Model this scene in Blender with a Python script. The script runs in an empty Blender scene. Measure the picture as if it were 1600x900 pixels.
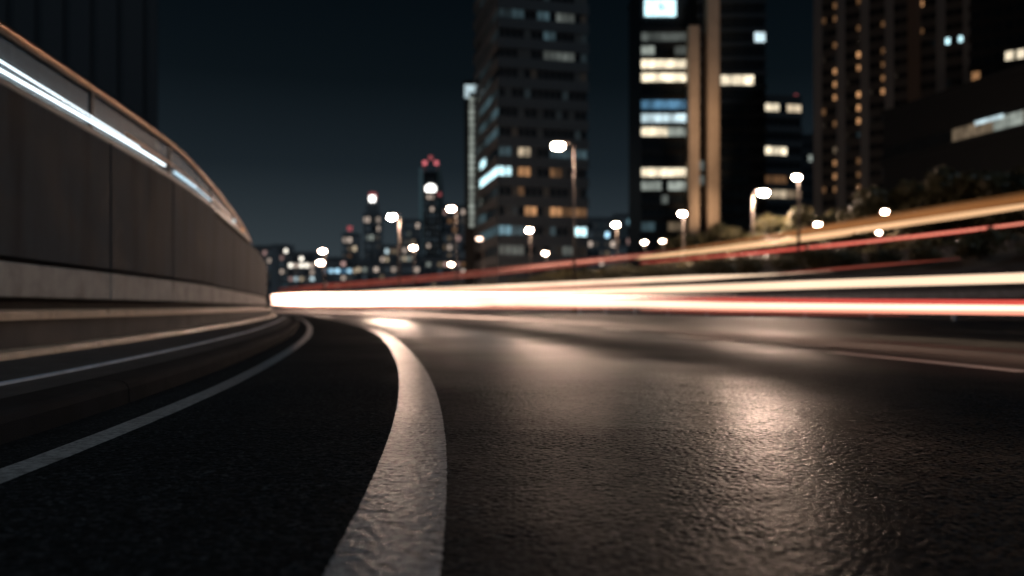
import bpy, math, random
import numpy as np
from mathutils import Vector, Matrix

random.seed(7)
rng = np.random.default_rng(7)
scene = bpy.context.scene
col = scene.collection

# ------------------------------------------------------------------ camera
EYE, FPX, HORIZON = 0.50, 1244.4, 480.0          # eye height, focal length in photo pixels, horizon row
cam = bpy.data.cameras.new("Camera")
cam.lens, cam.sensor_width = 28.0, 36.0
cam.shift_y = 30.0 / 1600.0
cam.clip_start, cam.clip_end = 0.05, 20000.0
cam.dof.use_dof = True
cam.dof.focus_distance = 2.9
cam.dof.aperture_fstop = 1.25
cam.dof.aperture_blades = 0
cam_o = bpy.data.objects.new("Camera", cam)
cam_o.location = (0, 0, EYE)
cam_o.rotation_euler = (math.radians(90), 0, 0)
col.objects.link(cam_o)
scene.camera = cam_o

# ------------------------------------------------------------------ world: night sky with a city glow at the horizon
world = bpy.data.worlds.new("World")
scene.world = world
world.use_nodes = True
wn, wl = world.node_tree.nodes, world.node_tree.links
wn.clear()
out = wn.new("ShaderNodeOutputWorld")
sky = wn.new("ShaderNodeTexSky")
sky.sky_type = 'NISHITA'
sky.sun_disc = False
sky.sun_elevation = math.radians(-5)
sky.sun_rotation = math.radians(-60)
bg1 = wn.new("ShaderNodeBackground")
bg1.inputs[1].default_value = 0.05
wl.new(sky.outputs[0], bg1.inputs[0])
tc = wn.new("ShaderNodeTexCoord")
sep = wn.new("ShaderNodeSeparateXYZ")
wl.new(tc.outputs["Generated"], sep.inputs[0])
ramp = wn.new("ShaderNodeValToRGB")
els = ramp.color_ramp.elements
els[0].position, els[0].color = 0.0, (0.0390, 0.0545, 0.0650, 1)
els[1].position, els[1].color = 1.0, (0.0003, 0.0010, 0.0020, 1)
for p_, c_ in ((0.08, (0.0265, 0.0375, 0.0455, 1)), (0.17, (0.0088, 0.0143, 0.0190, 1)),
               (0.27, (0.0026, 0.0052, 0.0072, 1)), (0.40, (0.0007, 0.0022, 0.0036, 1))):
    e = els.new(p_)
    e.color = c_
wl.new(sep.outputs[2], ramp.inputs[0])
bg2 = wn.new("ShaderNodeBackground")
bg2.inputs[1].default_value = 1.0
wl.new(ramp.outputs[0], bg2.inputs[0])
add = wn.new("ShaderNodeAddShader")
wl.new(bg1.outputs[0], add.inputs[0])
wl.new(bg2.outputs[0], add.inputs[1])
wl.new(add.outputs[0], out.inputs[0])

# ------------------------------------------------------------------ added cool fill light: the one sun lamp, very weak, no known moon
sun = bpy.data.lights.new("CoolFill", 'SUN')
sun.energy, sun.angle, sun.color = 0.40, math.radians(8), (0.62, 0.82, 1.0)
sun_o = bpy.data.objects.new("CoolFill", sun)
sun_o.rotation_euler = (math.radians(48), 0, math.radians(58))
col.objects.link(sun_o)

# ------------------------------------------------------------------ render settings
vs = scene.view_settings
vs.view_transform, vs.look, vs.exposure, vs.gamma = 'Standard', 'None', 0.0, 1.0
vs.use_curve_mapping = False
scene.render.engine = 'CYCLES'
cy = scene.cycles
cy.use_denoising = True
cy.denoiser = 'OPENIMAGEDENOISE'
cy.denoising_input_passes = 'RGB_ALBEDO_NORMAL'
cy.denoising_prefilter = 'ACCURATE'
cy.sample_clamp_indirect = 4.0
cy.max_bounces, cy.diffuse_bounces, cy.glossy_bounces, cy.transparent_max_bounces = 6, 3, 3, 8
cy.use_light_tree = True
cy.use_adaptive_sampling = False

# ================================================================== helpers
def X(px, d): return (px - 800.0) / FPX * d
def Z(py, d): return EYE + (HORIZON - py) / FPX * d

def tag(o, label=None, cat=None, group=None, kind=None):
    if label: o["label"] = label
    if cat: o["category"] = cat
    if group: o["group"] = group
    if kind: o["kind"] = kind
    return o

def empty(name, loc=(0, 0, 0), rz=0.0, label=None, cat=None, group=None):
    o = bpy.data.objects.new(name, None)
    o.location = loc
    o.rotation_euler = (0, 0, rz)
    o.empty_display_size = 0.3
    col.objects.link(o)
    return tag(o, label, cat, group)

def link(name, me, parent=None):
    o = bpy.data.objects.new(name, me)
    col.objects.link(o)
    if parent is not None:
        o.parent = parent
    return o

def mesh(name, verts, faces, mat, parent=None, smooth=False, uvs=None):
    me = bpy.data.meshes.new(name)
    me.from_pydata([tuple(v) for v in verts], [], [tuple(f) for f in faces])
    if mat is not None:
        me.materials.append(mat)
    if uvs is not None:
        lay = me.uv_layers.new(name="UVMap")
        idx = np.zeros(len(me.loops), dtype=np.int32)
        me.loops.foreach_get("vertex_index", idx)
        lay.data.foreach_set("uv", np.asarray(uvs, dtype=np.float32)[idx].ravel())
    if smooth:
        me.polygons.foreach_set("use_smooth", [True] * len(me.polygons))
    me.update()
    return link(name, me, parent)

_cubes = {}
CUBE_V = [(x, y, z) for x in (-.5, .5) for y in (-.5, .5) for z in (-.5, .5)]
CUBE_F = [(0, 1, 3, 2), (4, 6, 7, 5), (0, 4, 5, 1), (2, 3, 7, 6), (0, 2, 6, 4), (1, 5, 7, 3)]
def box(name, c, s, mat, parent=None, rz=0.0):
    """a box that shares one unit mesh per material"""
    if mat.name not in _cubes:
        me = bpy.data.meshes.new("box_" + mat.name)
        me.from_pydata(CUBE_V, [], CUBE_F)
        me.materials.append(mat)
        _cubes[mat.name] = me
    o = link(name, _cubes[mat.name], parent)
    o.location, o.scale, o.rotation_euler = c, s, (0, 0, rz)
    return o

class MB:
    def __init__(self): self.v, self.f = [], []
    def box(self, c, s):
        b = len(self.v)
        self.v += [(c[0] + x * s[0], c[1] + y * s[1], c[2] + z * s[2]) for x, y, z in CUBE_V]
        self.f += [tuple(b + i for i in f) for f in CUBE_F]
    def tube(self, pts, rad, n=10, cap=True):
        pts = [Vector(p) for p in pts]
        if not hasattr(rad, "__len__"): rad = [rad] * len(pts)
        b = len(self.v)
        up0 = Vector((0, 0, 1))
        for i, p in enumerate(pts):
            t = (pts[min(i + 1, len(pts) - 1)] - pts[max(i - 1, 0)]).normalized()
            up = up0 if abs(t.z) < 0.95 else Vector((0, 1, 0))
            s = t.cross(up).normalized(); u = s.cross(t)
            for k in range(n):
                a = 2 * math.pi * k / n
                self.v.append(tuple(p + s * (math.cos(a) * rad[i]) + u * (math.sin(a) * rad[i])))
        for i in range(len(pts) - 1):
            for k in range(n):
                self.f.append((b + i * n + k, b + i * n + (k + 1) % n, b + (i + 1) * n + (k + 1) % n, b + (i + 1) * n + k))
        if cap:
            self.f.append(tuple(b + k for k in reversed(range(n))))
            self.f.append(tuple(b + (len(pts) - 1) * n + k for k in range(n)))
    def lathe(self, c, prof, n=12, sx=1.0, sy=1.0):
        b = len(self.v)
        for r, z in prof:
            for k in range(n):
                a = 2 * math.pi * k / n
                self.v.append((c[0] + math.cos(a) * r * sx, c[1] + math.sin(a) * r * sy, c[2] + z))
        for i in range(len(prof) - 1):
            for k in range(n):
                self.f.append((b + i * n + k, b + i * n + (k + 1) % n, b + (i + 1) * n + (k + 1) % n, b + (i + 1) * n + k))
        self.f.append(tuple(b + k for k in reversed(range(n))))
        self.f.append(tuple(b + (len(prof) - 1) * n + k for k in range(n)))
    def build(self, name, mat, parent=None, smooth=False):
        return mesh(name, self.v, self.f, mat, parent, smooth)

# ------------------------------------------------------------------ the road's centre curve (its broad white line)
_pd = np.array([-60, -30, -12, -4, 0, 1.48, 2.22, 3.33, 4.17, 5.32, 6.69, 8.89, 12.2, 16.8, 22.2, 29.6, 41.5, 60, 80, 105, 135, 170, 220, 300])
_px = np.array([-.17, -.17, -.17, -.17, -.19, -.230, -.282, -.385, -.485, -.641, -.849, -1.229, -1.863, -2.877, -4.28, -6.4, -10.15, -16.9, -25.2, -37.0, -53.5, -76, -114, -185])
def _spline(xs, ys):
    n = len(xs); h = np.diff(xs)
    A = np.zeros((n, n)); r = np.zeros(n)
    A[0, 0] = A[-1, -1] = 1
    for i in range(1, n - 1):
        A[i, i - 1], A[i, i], A[i, i + 1] = h[i - 1], 2 * (h[i - 1] + h[i]), h[i]
        r[i] = 6 * ((ys[i + 1] - ys[i]) / h[i] - (ys[i] - ys[i - 1]) / h[i - 1])
    m = np.linalg.solve(A, r)
    def f(q):
        i = np.clip(np.searchsorted(xs, q) - 1, 0, n - 2)
        a, b, hh = xs[i + 1] - q, q - xs[i], h[i]
        return m[i] * a**3 / (6 * hh) + m[i + 1] * b**3 / (6 * hh) + (ys[i] / hh - m[i] * hh / 6) * a + (ys[i + 1] / hh - m[i + 1] * hh / 6) * b
    return f
_f = _spline(_pd, _px)
_gd = np.arange(-60, 300.01, 0.1)
_gx = _f(_gd)
_k = np.exp(-0.5 * (np.arange(-20, 21) / 8.0) ** 2); _k /= _k.sum()
_gx = np.convolve(np.pad(_gx, 20, mode='edge'), _k, mode='valid')
_gs = np.gradient(_gx, _gd)
_gs = np.convolve(np.pad(_gs, 20, mode='edge'), _k, mode='valid')
_ga = np.concatenate([[0], np.cumsum(np.hypot(np.diff(_gx), np.diff(_gd)))])
def cx(d): return float(np.interp(d, _gd, _gx))
def arc(d): return float(np.interp(d, _gd, _ga))
def P(d, off, z=0.0):
    s = float(np.interp(d, _gd, _gs)); n = math.hypot(1, s)
    return (cx(d) + off / n, d - off * s / n, z)
def solve_d(px, off, lo=0.5, hi=280.0):
    """the station along the road at which the line at this offset is seen in photo column px"""
    ds = np.arange(lo, hi, 0.25)
    last = None
    for d in ds:
        p = P(d, off)
        if p[1] < 0.3: continue
        q = 800 + FPX * p[0] / p[1]
        if last is not None and (last[1] - px) * (q - px) <= 0:
            t = (px - last[1]) / (q - last[1] + 1e-9)
            return last[0] + t * (d - last[0])
        last = (d, q)
    return hi

def stations(d0, d1, near=0.35):
    ds, d = [d0], d0
    while d < d1 - 1e-6:
        d = min(d1, d + max(near, min(4.0, abs(d) * 0.05)))
        ds.append(d)
    return ds

def sweep(name, prof, d0, d1, mat, parent=None, closed=False, smooth=False, near=0.35, kind=None, ds=None):
    """prof(d) -> list of (offset, height); swept along the road curve"""
    ds = ds or stations(d0, d1, near)
    v, uv, f = [], [], []
    for d in ds:
        pr = prof(d)
        for o_, z_ in pr:
            v.append(P(d, o_, z_)); uv.append((o_, arc(d)))
    n = len(pr)
    for i in range(len(ds) - 1):
        for k in range(n if closed else n - 1):
            k2 = (k + 1) % n
            f.append((i * n + k, (i + 1) * n + k, (i + 1) * n + k2, i * n + k2) if closed else (i * n + k, i * n + k2, (i + 1) * n + k2, (i + 1) * n + k))
    if closed:
        f.append(tuple(range(n)))
        f.append(tuple((len(ds) - 1) * n + k for k in reversed(range(n))))
    o = mesh(name, v, f, mat, parent, smooth, uv)
    if kind: o["kind"] = kind
    return o

# ================================================================== materials
def new_mat(name):
    m = bpy.data.materials.new(name)
    m.use_nodes = True
    return m, m.node_tree.nodes, m.node_tree.links, m.node_tree.nodes["Principled BSDF"]

def noise(n, l, vec, scale, detail=3.0, rough=0.6):
    t = n.new("ShaderNodeTexNoise")
    t.inputs["Scale"].default_value, t.inputs["Detail"].default_value, t.inputs["Roughness"].default_value = scale, detail, rough
    if vec is not None: l.new(vec, t.inputs["Vector"])
    return t

def rampn(n, l, src, stops):
    r = n.new("ShaderNodeValToRGB")
    e = r.color_ramp.elements
    e[0].position, e[0].color = stops[0][0], (*stops[0][1], 1)
    e[1].position, e[1].color = stops[-1][0], (*stops[-1][1], 1)
    for p, c in stops[1:-1]:
        q = e.new(p); q.color = (*c, 1)
    l.new(src, r.inputs[0])
    return r

def g(v): return (v, v, v)

def maprange(n, l, src, a, b, c, d):
    m = n.new("ShaderNodeMapRange")
    l.new(src, m.inputs["Value"])
    for k, v in (("From Min", a), ("From Max", b), ("To Min", c), ("To Max", d)): m.inputs[k].default_value = v
    return m

def math_n(n, l, op, a, b):
    m = n.new("ShaderNodeMath"); m.operation = op
    for i, q in enumerate((a, b)):
        if isinstance(q, (int, float)): m.inputs[i].default_value = q
        else: l.new(q, m.inputs[i])
    return m

def make_asphalt(name, paint=False, fresh=False, relief=False):
    m, n, l, b = new_mat(name)
    geo = n.new("ShaderNodeNewGeometry"); pos = geo.outputs["Position"]
    uv = n.new("ShaderNodeUVMap"); uv.uv_map = "UVMap"
    su = n.new("ShaderNodeSeparateXYZ"); l.new(uv.outputs[0], su.inputs[0])
    # relief: stone chippings in the binder, two sizes, plus gentle unevenness
    n1 = noise(n, l, pos, 50, 2.5, 0.6)
    v1 = n.new("ShaderNodeTexVoronoi"); v1.inputs["Scale"].default_value = 74; l.new(pos, v1.inputs["Vector"])
    n2 = noise(n, l, pos, 170, 2.0, 0.6)
    n3 = noise(n, l, pos, 4.0, 3.0, 0.6)
    # worn colour
    big = noise(n, l, pos, 0.55, 4.0, 0.6)
    if paint:
        worn = noise(n, l, pos, 34, 6.0, 0.78)
        c0 = rampn(n, l, worn.outputs["Fac"], [(0.37, (0.025, 0.025, 0.026)), (0.44, (0.17, 0.17, 0.17)), (0.55, (0.36, 0.36, 0.36)), (0.8, (0.44, 0.435, 0.43))])
        crack = n.new("ShaderNodeTexNoise"); crack.inputs["Scale"].default_value = 9
        mp = n.new("ShaderNodeMapping"); mp.inputs["Scale"].default_value = (0.35, 1.6, 1.0); l.new(pos, mp.inputs[0]); l.new(mp.outputs[0], crack.inputs["Vector"])
        crack.inputs["Detail"].default_value = 5
        ck = rampn(n, l, crack.outputs["Fac"], [(0.480, g(1)), (0.495, g(0.25)), (0.505, g(0.25)), (0.520, g(1))])
        mx = n.new("ShaderNodeMixRGB"); mx.blend_type = 'MULTIPLY'; mx.inputs[0].default_value = 1.0
        l.new(c0.outputs[0], mx.inputs[1]); l.new(ck.outputs[0], mx.inputs[2])
        if fresh:
            lf = n.new("ShaderNodeMixRGB"); lf.inputs[0].default_value = 0.75; lf.inputs[2].default_value = (0.82, 0.82, 0.80, 1); l.new(mx.outputs[0], lf.inputs[1]); mx = lf
        l.new(mx.outputs[0], b.inputs["Base Color"])
        rg = maprange(n, l, big.outputs["Fac"], 0.3, 0.7, 0.31, 0.38)
        l.new(rg.outputs[0], b.inputs["Roughness"])
        strength, dist = 1.0, 0.0036
    else:
        spots = noise(n, l, pos, 90, 2.0, 0.7)
        c0 = rampn(n, l, spots.outputs["Fac"], [(0.25, (0.010, 0.011, 0.012)), (0.55, (0.022, 0.023, 0.024)), (0.78, (0.060, 0.059, 0.058))])
        c1 = rampn(n, l, big.outputs["Fac"], [(0.3, g(0.72)), (0.7, g(1.12))])
        mx = n.new("ShaderNodeMixRGB"); mx.blend_type = 'MULTIPLY'; mx.inputs[0].default_value = 1.0
        l.new(c0.outputs[0], mx.inputs[1]); l.new(c1.outputs[0], mx.inputs[2])
        sc_ = n.new("ShaderNodeSeparateXYZ"); l.new(v1.outputs["Color"], sc_.inputs[0])
        st = rampn(n, l, sc_.outputs[0], [(0.0, g(0.55)), (0.6, g(0.9)), (0.85, g(1.5)), (1.0, g(2.6))])
        mx9 = n.new("ShaderNodeMixRGB"); mx9.blend_type = 'MULTIPLY'; mx9.inputs[0].default_value = 1.0
        l.new(mx.outputs[0], mx9.inputs[1]); l.new(st.outputs[0], mx9.inputs[2]); mx = mx9
        l.new(mx.outputs[0], b.inputs["Base Color"])
        # polish by traffic: smoother in the wheel tracks, rougher between them and on the shoulder
        wob = noise(n, l, pos, 0.7, 1.0, 0.4)
        wo = math_n(n, l, 'MULTIPLY_ADD', wob.outputs["Fac"], 0.7); wo.inputs[2].default_value = -0.35
        off = math_n(n, l, 'ADD', su.outputs[0], wo.outputs[0])
        un = math_n(n, l, 'MULTIPLY_ADD', off.outputs[0], 1 / 30.0); un.inputs[2].default_value = 0.1   # -3..27 -> 0..1
        def q(o_): return (o_ / 30.0) + 0.1
        tr = rampn(n, l, un.outputs[0], [(0.0, g(0.80)), (q(-0.2), g(0.70)), (q(0.4), g(0.42)), (q(1.2), g(0.325)), (q(1.8), g(0.335)), (q(2.7), g(0.58)), (q(3.0), g(0.58)),
                                         (q(4.0), g(0.46)), (q(5.0), g(0.50)), (q(6.2), g(0.52)), (q(7.4), g(0.50)), (q(9.0), g(0.54)), (q(12), g(0.58)), (1.0, g(0.55))])
        vr = maprange(n, l, big.outputs["Fac"], 0.3, 0.7, -0.03, 0.05)
        rg = math_n(n, l, 'ADD', tr.outputs[0], vr.outputs[0])
        spy = n.new("ShaderNodeSeparateXYZ"); l.new(pos, spy.inputs[0])
        fr = maprange(n, l, spy.outputs[1], 4.0, 16.0, 1.0, 1.05)
        rg = math_n(n, l, 'MULTIPLY', rg.outputs[0], fr.outputs[0])
        l.new(rg.outputs[0], b.inputs["Roughness"])
        strength, dist = 1.0, 0.0088
    s1 = math_n(n, l, 'MULTIPLY', v1.outputs["Distance"], -0.55)
    s2 = math_n(n, l, 'MULTIPLY_ADD', n2.outputs["Fac"], 0.30); l.new(s1.outputs[0], s2.inputs[2])
    s3 = math_n(n, l, 'MULTIPLY_ADD', n1.outputs["Fac"], 0.9); l.new(s2.outputs[0], s3.inputs[2])
    s4 = math_n(n, l, 'MULTIPLY_ADD', n3.outputs["Fac"], 1.0); l.new(s3.outputs[0], s4.inputs[2])
    bp = n.new("ShaderNodeBump"); bp.inputs["Strength"].default_value, bp.inputs["Distance"].default_value = strength, dist
    sp = n.new("ShaderNodeSeparateXYZ"); l.new(pos, sp.inputs[0])
    fd = maprange(n, l, sp.outputs[1], 4.0, 16.0, strength, 0.3); l.new(fd.outputs[0], bp.inputs["Strength"])   # coarse worn surfacing near, close-graded surfacing further on
    l.new(s4.outputs[0], bp.inputs["Height"])
    # binder film over matt stone: short-tailed gloss mixed in by Fresnel
    df = n.new("ShaderNodeBsdfDiffuse"); gl = n.new("ShaderNodeBsdfGlossy"); gl.distribution = 'BECKMANN'
    fn = n.new("ShaderNodeFresnel"); fn.inputs["IOR"].default_value = 1.42
    mxs = n.new("ShaderNodeMixShader")
    l.new(b.inputs["Base Color"].links[0].from_socket, df.inputs["Color"])
    l.new(b.inputs["Roughness"].links[0].from_socket, gl.inputs["Roughness"])
    gl.inputs["Color"].default_value = (0.9, 0.9, 0.9, 1)
    for q_ in (df, gl): l.new(bp.outputs[0], q_.inputs["Normal"])
    sm = math_n(n, l, 'SUBTRACT', 1.0, gl.inputs["Roughness"].links[0].from_socket)
    sm2 = math_n(n, l, 'POWER', sm.outputs[0], 2.2)
    sm3 = math_n(n, l, 'MULTIPLY', sm2.outputs[0], (2.6 if fresh else (1.35 if relief else 1.5)) if paint else 1.0)
    fs = math_n(n, l, 'MULTIPLY', fn.outputs[0], sm3.outputs[0])
    if not paint:
        fg = maprange(n, l, sp.outputs[1], 4.0, 14.0, 1.15, 2.7)
        fs = math_n(n, l, 'MULTIPLY', fs.outputs[0], fg.outputs[0])
    if relief and paint: bp.inputs["Distance"].default_value = 0.0010
    if relief and not paint:
        fd.inputs["From Min"].default_value, fd.inputs["From Max"].default_value = 3.6, 7.3
        fd.inputs["To Min"].default_value, fd.inputs["To Max"].default_value = 0.18, 0.81
    l.new(fs.outputs[0], mxs.inputs[0]); l.new(df.outputs[0], mxs.inputs[1]); l.new(gl.outputs[0], mxs.inputs[2])
    l.new(mxs.outputs[0], n["Material Output"].inputs["Surface"])
    n.remove(b)
    return m

def make_concrete(name, base, rough=0.7, stain=0.5, scale=1.0, spec=0.4, bump=0.4, streak=True):
    m, n, l, b = new_mat(name)
    geo = n.new("ShaderNodeNewGeometry"); pos = geo.outputs["Position"]
    a = noise(n, l, pos, 1.3 * scale, 5.0, 0.65)
    mp = n.new("ShaderNodeMapping"); mp.inputs["Scale"].default_value = (0.9, 0.9, 0.14) if streak else (1, 1, 1)
    l.new(pos, mp.inputs[0])
    s = noise(n, l, mp.outputs[0], 1.6 * scale, 4.0, 0.6)
    f = noise(n, l, pos, 60 * scale, 3.0, 0.65)
    ca = rampn(n, l, a.outputs["Fac"], [(0.3, tuple(x * (1 - 0.45 * stain) for x in base)), (0.7, tuple(min(1, x * (1 + 0.22 * stain)) for x in base))])
    cs = rampn(n, l, s.outputs["Fac"], [(0.32, g(1 - 0.6 * stain)), (0.55, g(1.0))])
    mx = n.new("ShaderNodeMixRGB"); mx.blend_type = 'MULTIPLY'; mx.inputs[0].default_value = 1.0
    l.new(ca.outputs[0], mx.inputs[1]); l.new(cs.outputs[0], mx.inputs[2])
    cf = rampn(n, l, f.outputs["Fac"], [(0.25, g(0.75)), (0.7, g(1.08))])
    mx2 = n.new("ShaderNodeMixRGB"); mx2.blend_type = 'MULTIPLY'; mx2.inputs[0].default_value = 0.8
    l.new(mx.outputs[0], mx2.inputs[1]); l.new(cf.outputs[0], mx2.inputs[2])
    l.new(mx2.outputs[0], b.inputs["Base Color"])
    rr = maprange(n, l, a.outputs["Fac"], 0.3, 0.7, rough - 0.08, rough + 0.08); l.new(rr.outputs[0], b.inputs["Roughness"])
    bp = n.new("ShaderNodeBump"); bp.inputs["Strength"].default_value, bp.inputs["Distance"].default_value = bump, 0.006
    l.new(f.outputs["Fac"], bp.inputs["Height"]); l.new(bp.outputs[0], b.inputs["Normal"])
    b.inputs["Specular IOR Level"].default_value = spec
    return m

def plain(name, c, rough=0.5, metal=0.0, spec=0.5, var=0.25, scale=3.0):
    m, n, l, b = new_mat(name)
    tcn = n.new("ShaderNodeTexCoord")
    a = noise(n, l, tcn.outputs["Object"], scale, 4.0, 0.6)
    r = rampn(n, l, a.outputs["Fac"], [(0.3, tuple(x * (1 - var) for x in c)), (0.7, tuple(min(1, x * (1 + var)) for x in c))])
    l.new(r.outputs[0], b.inputs["Base Color"])
    b.inputs["Roughness"].default_value, b.inputs["Metallic"].default_value = rough, metal
    b.inputs["Specular IOR Level"].default_value = spec
    return m

def glow(name, c, s, var=0.0, scale=3.0):
    m, n, l, b = new_mat(name)
    b.inputs["Base Color"].default_value = (0.02, 0.02, 0.02, 1)
    b.inputs["Roughness"].default_value = 0.4
    b.inputs["Emission Color"].default_value = (*c, 1)
    b.inputs["Emission Strength"].default_value = s
    if var > 0:
        oi = n.new("ShaderNodeObjectInfo")
        geo = n.new("ShaderNodeNewGeometry")
        a = noise(n, l, geo.outputs["Position"], scale, 2.0, 0.5)
        m1 = maprange(n, l, a.outputs["Fac"], 0.3, 0.7, 1 - var, 1 + var)
        m2 = maprange(n, l, oi.outputs["Random"], 0, 1, 1 - var, 1 + var)
        m3 = math_n(n, l, 'MULTIPLY', m1.outputs[0], m2.outputs[0])
        m4 = math_n(n, l, 'MULTIPLY', m3.outputs[0], s)
        l.new(m4.outputs[0], b.inputs["Emission Strength"])
    return m

M = {}
M['asphalt'] = make_asphalt('asphalt')
M['paint'] = make_asphalt('road_paint', paint=True)
M['asphalt_stone'] = make_asphalt('asphalt_stones', relief=True)
M['paint_stone'] = make_asphalt('road_paint_on_stones', paint=True, relief=True)
M['paint_fresh'] = make_asphalt('fresh_road_paint', paint=True, fresh=True)
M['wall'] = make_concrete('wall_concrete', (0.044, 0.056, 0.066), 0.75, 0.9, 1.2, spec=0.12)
M['wall_low'] = make_concrete('wall_concrete_warm_lit', (0.40, 0.365, 0.33), 0.62, 0.6, 1.8, spec=0.2, streak=False)  # warm low light on the wall foot put into a paler base colour
M['wall_core'] = make_concrete('wall_joint', (0.03, 0.03, 0.032), 0.8, 0.3)
M['kerb'] = make_concrete('kerb_concrete', (0.022, 0.023, 0.025), 0.85, 0.5, 3.0, spec=0.05, streak=False, bump=0.8)
M['coping'] = make_concrete('coping_warm_lit', (0.48, 0.33, 0.21), 0.34, 0.4, 3.0, streak=False, bump=0.7)  # warm light on coping and low kerb put into the base colour
M['barrier'] = make_concrete('barrier_concrete', (0.030, 0.032, 0.036), 0.7, 0.4, 2.0)
M['walk'] = make_concrete('walkway_tarmac', (0.020, 0.022, 0.026), 0.6, 0.4, 4.0, streak=False, bump=0.8)
M['earth'] = make_concrete('earth', (0.05, 0.045, 0.035), 0.9, 0.6, 0.8, streak=False)
M['far_wall'] = make_concrete('far_retaining_concrete', (0.10, 0.115, 0.14), 0.7, 0.4, 1.0)
M['rail_copper'] = plain('handrail_metal', (0.30, 0.165, 0.10), 0.35, 0.85)
M['metal_dark'] = plain('dark_metal', (0.05, 0.052, 0.055), 0.45, 0.6)
M['metal_pale'] = plain('galvanised_steel', (0.38, 0.46, 0.55), 0.4, 0.1)
M['pole'] = plain('lamp_pole_paint', (0.085, 0.07, 0.06), 0.5, 0.2)
M['led'] = glow('led_tube', (0.82, 0.94, 1.0), 3.5)
M['led_dim'] = glow('led_tube_dim', (0.62, 0.86, 1.0), 1.3)
M['bark'] = plain('bark', (0.06, 0.045, 0.035), 0.9, 0, 0.3)
gm, n_, l_, b_ = new_mat('balustrade_glass')
b_.inputs["Base Color"].default_value = (0.55, 0.66, 0.72, 1)
b_.inputs["Roughness"].default_value = 0.35
b_.inputs["Alpha"].default_value = 0.16
M['glass'] = gm

def leaf_mat(name, a, b2):
    m, n, l, b = new_mat(name)
    geo = n.new("ShaderNodeNewGeometry")
    r = rampn(n, l, geo.outputs["Random Per Island"], [(0.0, a), (1.0, b2)])
    l.new(r.outputs[0], b.inputs["Base Color"])
    b.inputs["Roughness"].default_value = 0.55
    return m
M['leaf'] = leaf_mat('leaves', (0.045, 0.046, 0.020), (0.095, 0.085, 0.038))
M['leaf_dry'] = leaf_mat('leaves_dry', (0.075, 0.065, 0.022), (0.14, 0.115, 0.045))

# facade materials
M['f_dark'] = plain('facade_dark', (0.015, 0.020, 0.025), 0.5, 0.0, 0.4, 0.3, 0.4)
M['f_band'] = plain('facade_band', (0.020, 0.028, 0.035), 0.5, 0.0, 0.4, 0.25, 0.4)
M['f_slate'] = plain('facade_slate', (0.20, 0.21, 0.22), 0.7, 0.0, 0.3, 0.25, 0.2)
M['f_shade'] = plain('facade_shade', (0.034, 0.040, 0.046), 0.7, 0.0, 0.3, 0.2, 0.2)
M['f_mid'] = plain('facade_mid', (0.075, 0.072, 0.070), 0.7, 0.0, 0.3, 0.25, 0.2)
M['f_pale'] = plain('facade_pale', (0.45, 0.44, 0.42), 0.7, 0.0, 0.3, 0.2, 0.2)
M['f_stone'] = make_concrete('facade_stone', (0.46, 0.36, 0.28), 0.7, 0.25, 0.3)
M['f_brown'] = plain('facade_brown', (0.14, 0.105, 0.085), 0.7, 0.0, 0.3, 0.25, 0.3)
M['f_black'] = plain('facade_black', (0.010, 0.012, 0.014), 0.6, 0.0, 0.3, 0.25, 0.3)
M['pane'] = plain('dark_pane', (0.012, 0.016, 0.020), 0.12, 0.0, 0.6, 0.2, 1.0)
W_COL = {
    'cyan_hi': ((0.60, 0.93, 1.0), 1.5), 'cyan': ((0.42, 0.82, 1.0), 0.50), 'cyan_lo': ((0.40, 0.72, 0.85), 0.085), 'cyan_dim': ((0.35, 0.60, 0.70), 0.025),
    'warm_hi': ((1.0, 0.86, 0.62), 1.2), 'warm': ((1.0, 0.80, 0.55), 0.55), 'warm_lo': ((1.0, 0.74, 0.48), 0.14), 'pale': ((0.85, 0.95, 0.85), 0.34),
    'pale_lo': ((0.75, 0.85, 0.78), 0.10), 'orange': ((1.0, 0.50, 0.22), 0.50), 'orange_lo': ((1.0, 0.50, 0.22), 0.13), 'blue': ((0.25, 0.62, 1.0), 0.30),
    'white_hi': ((1.0, 0.98, 0.92), 5.0), 'blue_hi': ((0.45, 0.78, 1.0), 1.6), 'red': ((1.0, 0.22, 0.25), 0.9), 'red_lo': ((1.0, 0.20, 0.22), 0.35), 'green': ((0.45, 0.95, 0.75), 0.25),
    'spot': ((1.0, 0.93, 0.80), 2.6), 'spot_lo': ((1.0, 0.80, 0.66), 0.62), 'pink': ((1.0, 0.62, 0.56), 0.50), 'cool': ((0.72, 0.93, 1.0), 0.9),
    'dusk': ((0.5, 0.75, 0.85), 0.0045), 'dusk2': ((0.9, 0.7, 0.5), 0.010), 'far_a': ((0.55, 0.75, 0.90), 0.045), 'far_b': ((0.85, 0.78, 0.68), 0.055), 'far_c': ((0.60, 0.72, 0.80), 0.025),  # far tones: dim window glow added to stand in for the haze veil
}
for k_, (c_, s_) in W_COL.items():
    M['w_' + k_] = glow('window_' + k_, c_, s_, 0.35 if s_ < 2 else 0.1, 0.9)
    if s_ < 1.0: M['w_' + k_].cycles.emission_sampling = 'NONE'

# ================================================================== ground, road, verge
gs = 9000.0
mesh('ground', [(-gs, -gs, -0.06), (gs, -gs, -0.06), (gs, gs, -0.06), (-gs, gs, -0.06)], [(0, 1, 2, 3)], M['earth'])["kind"] = "structure"

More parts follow.
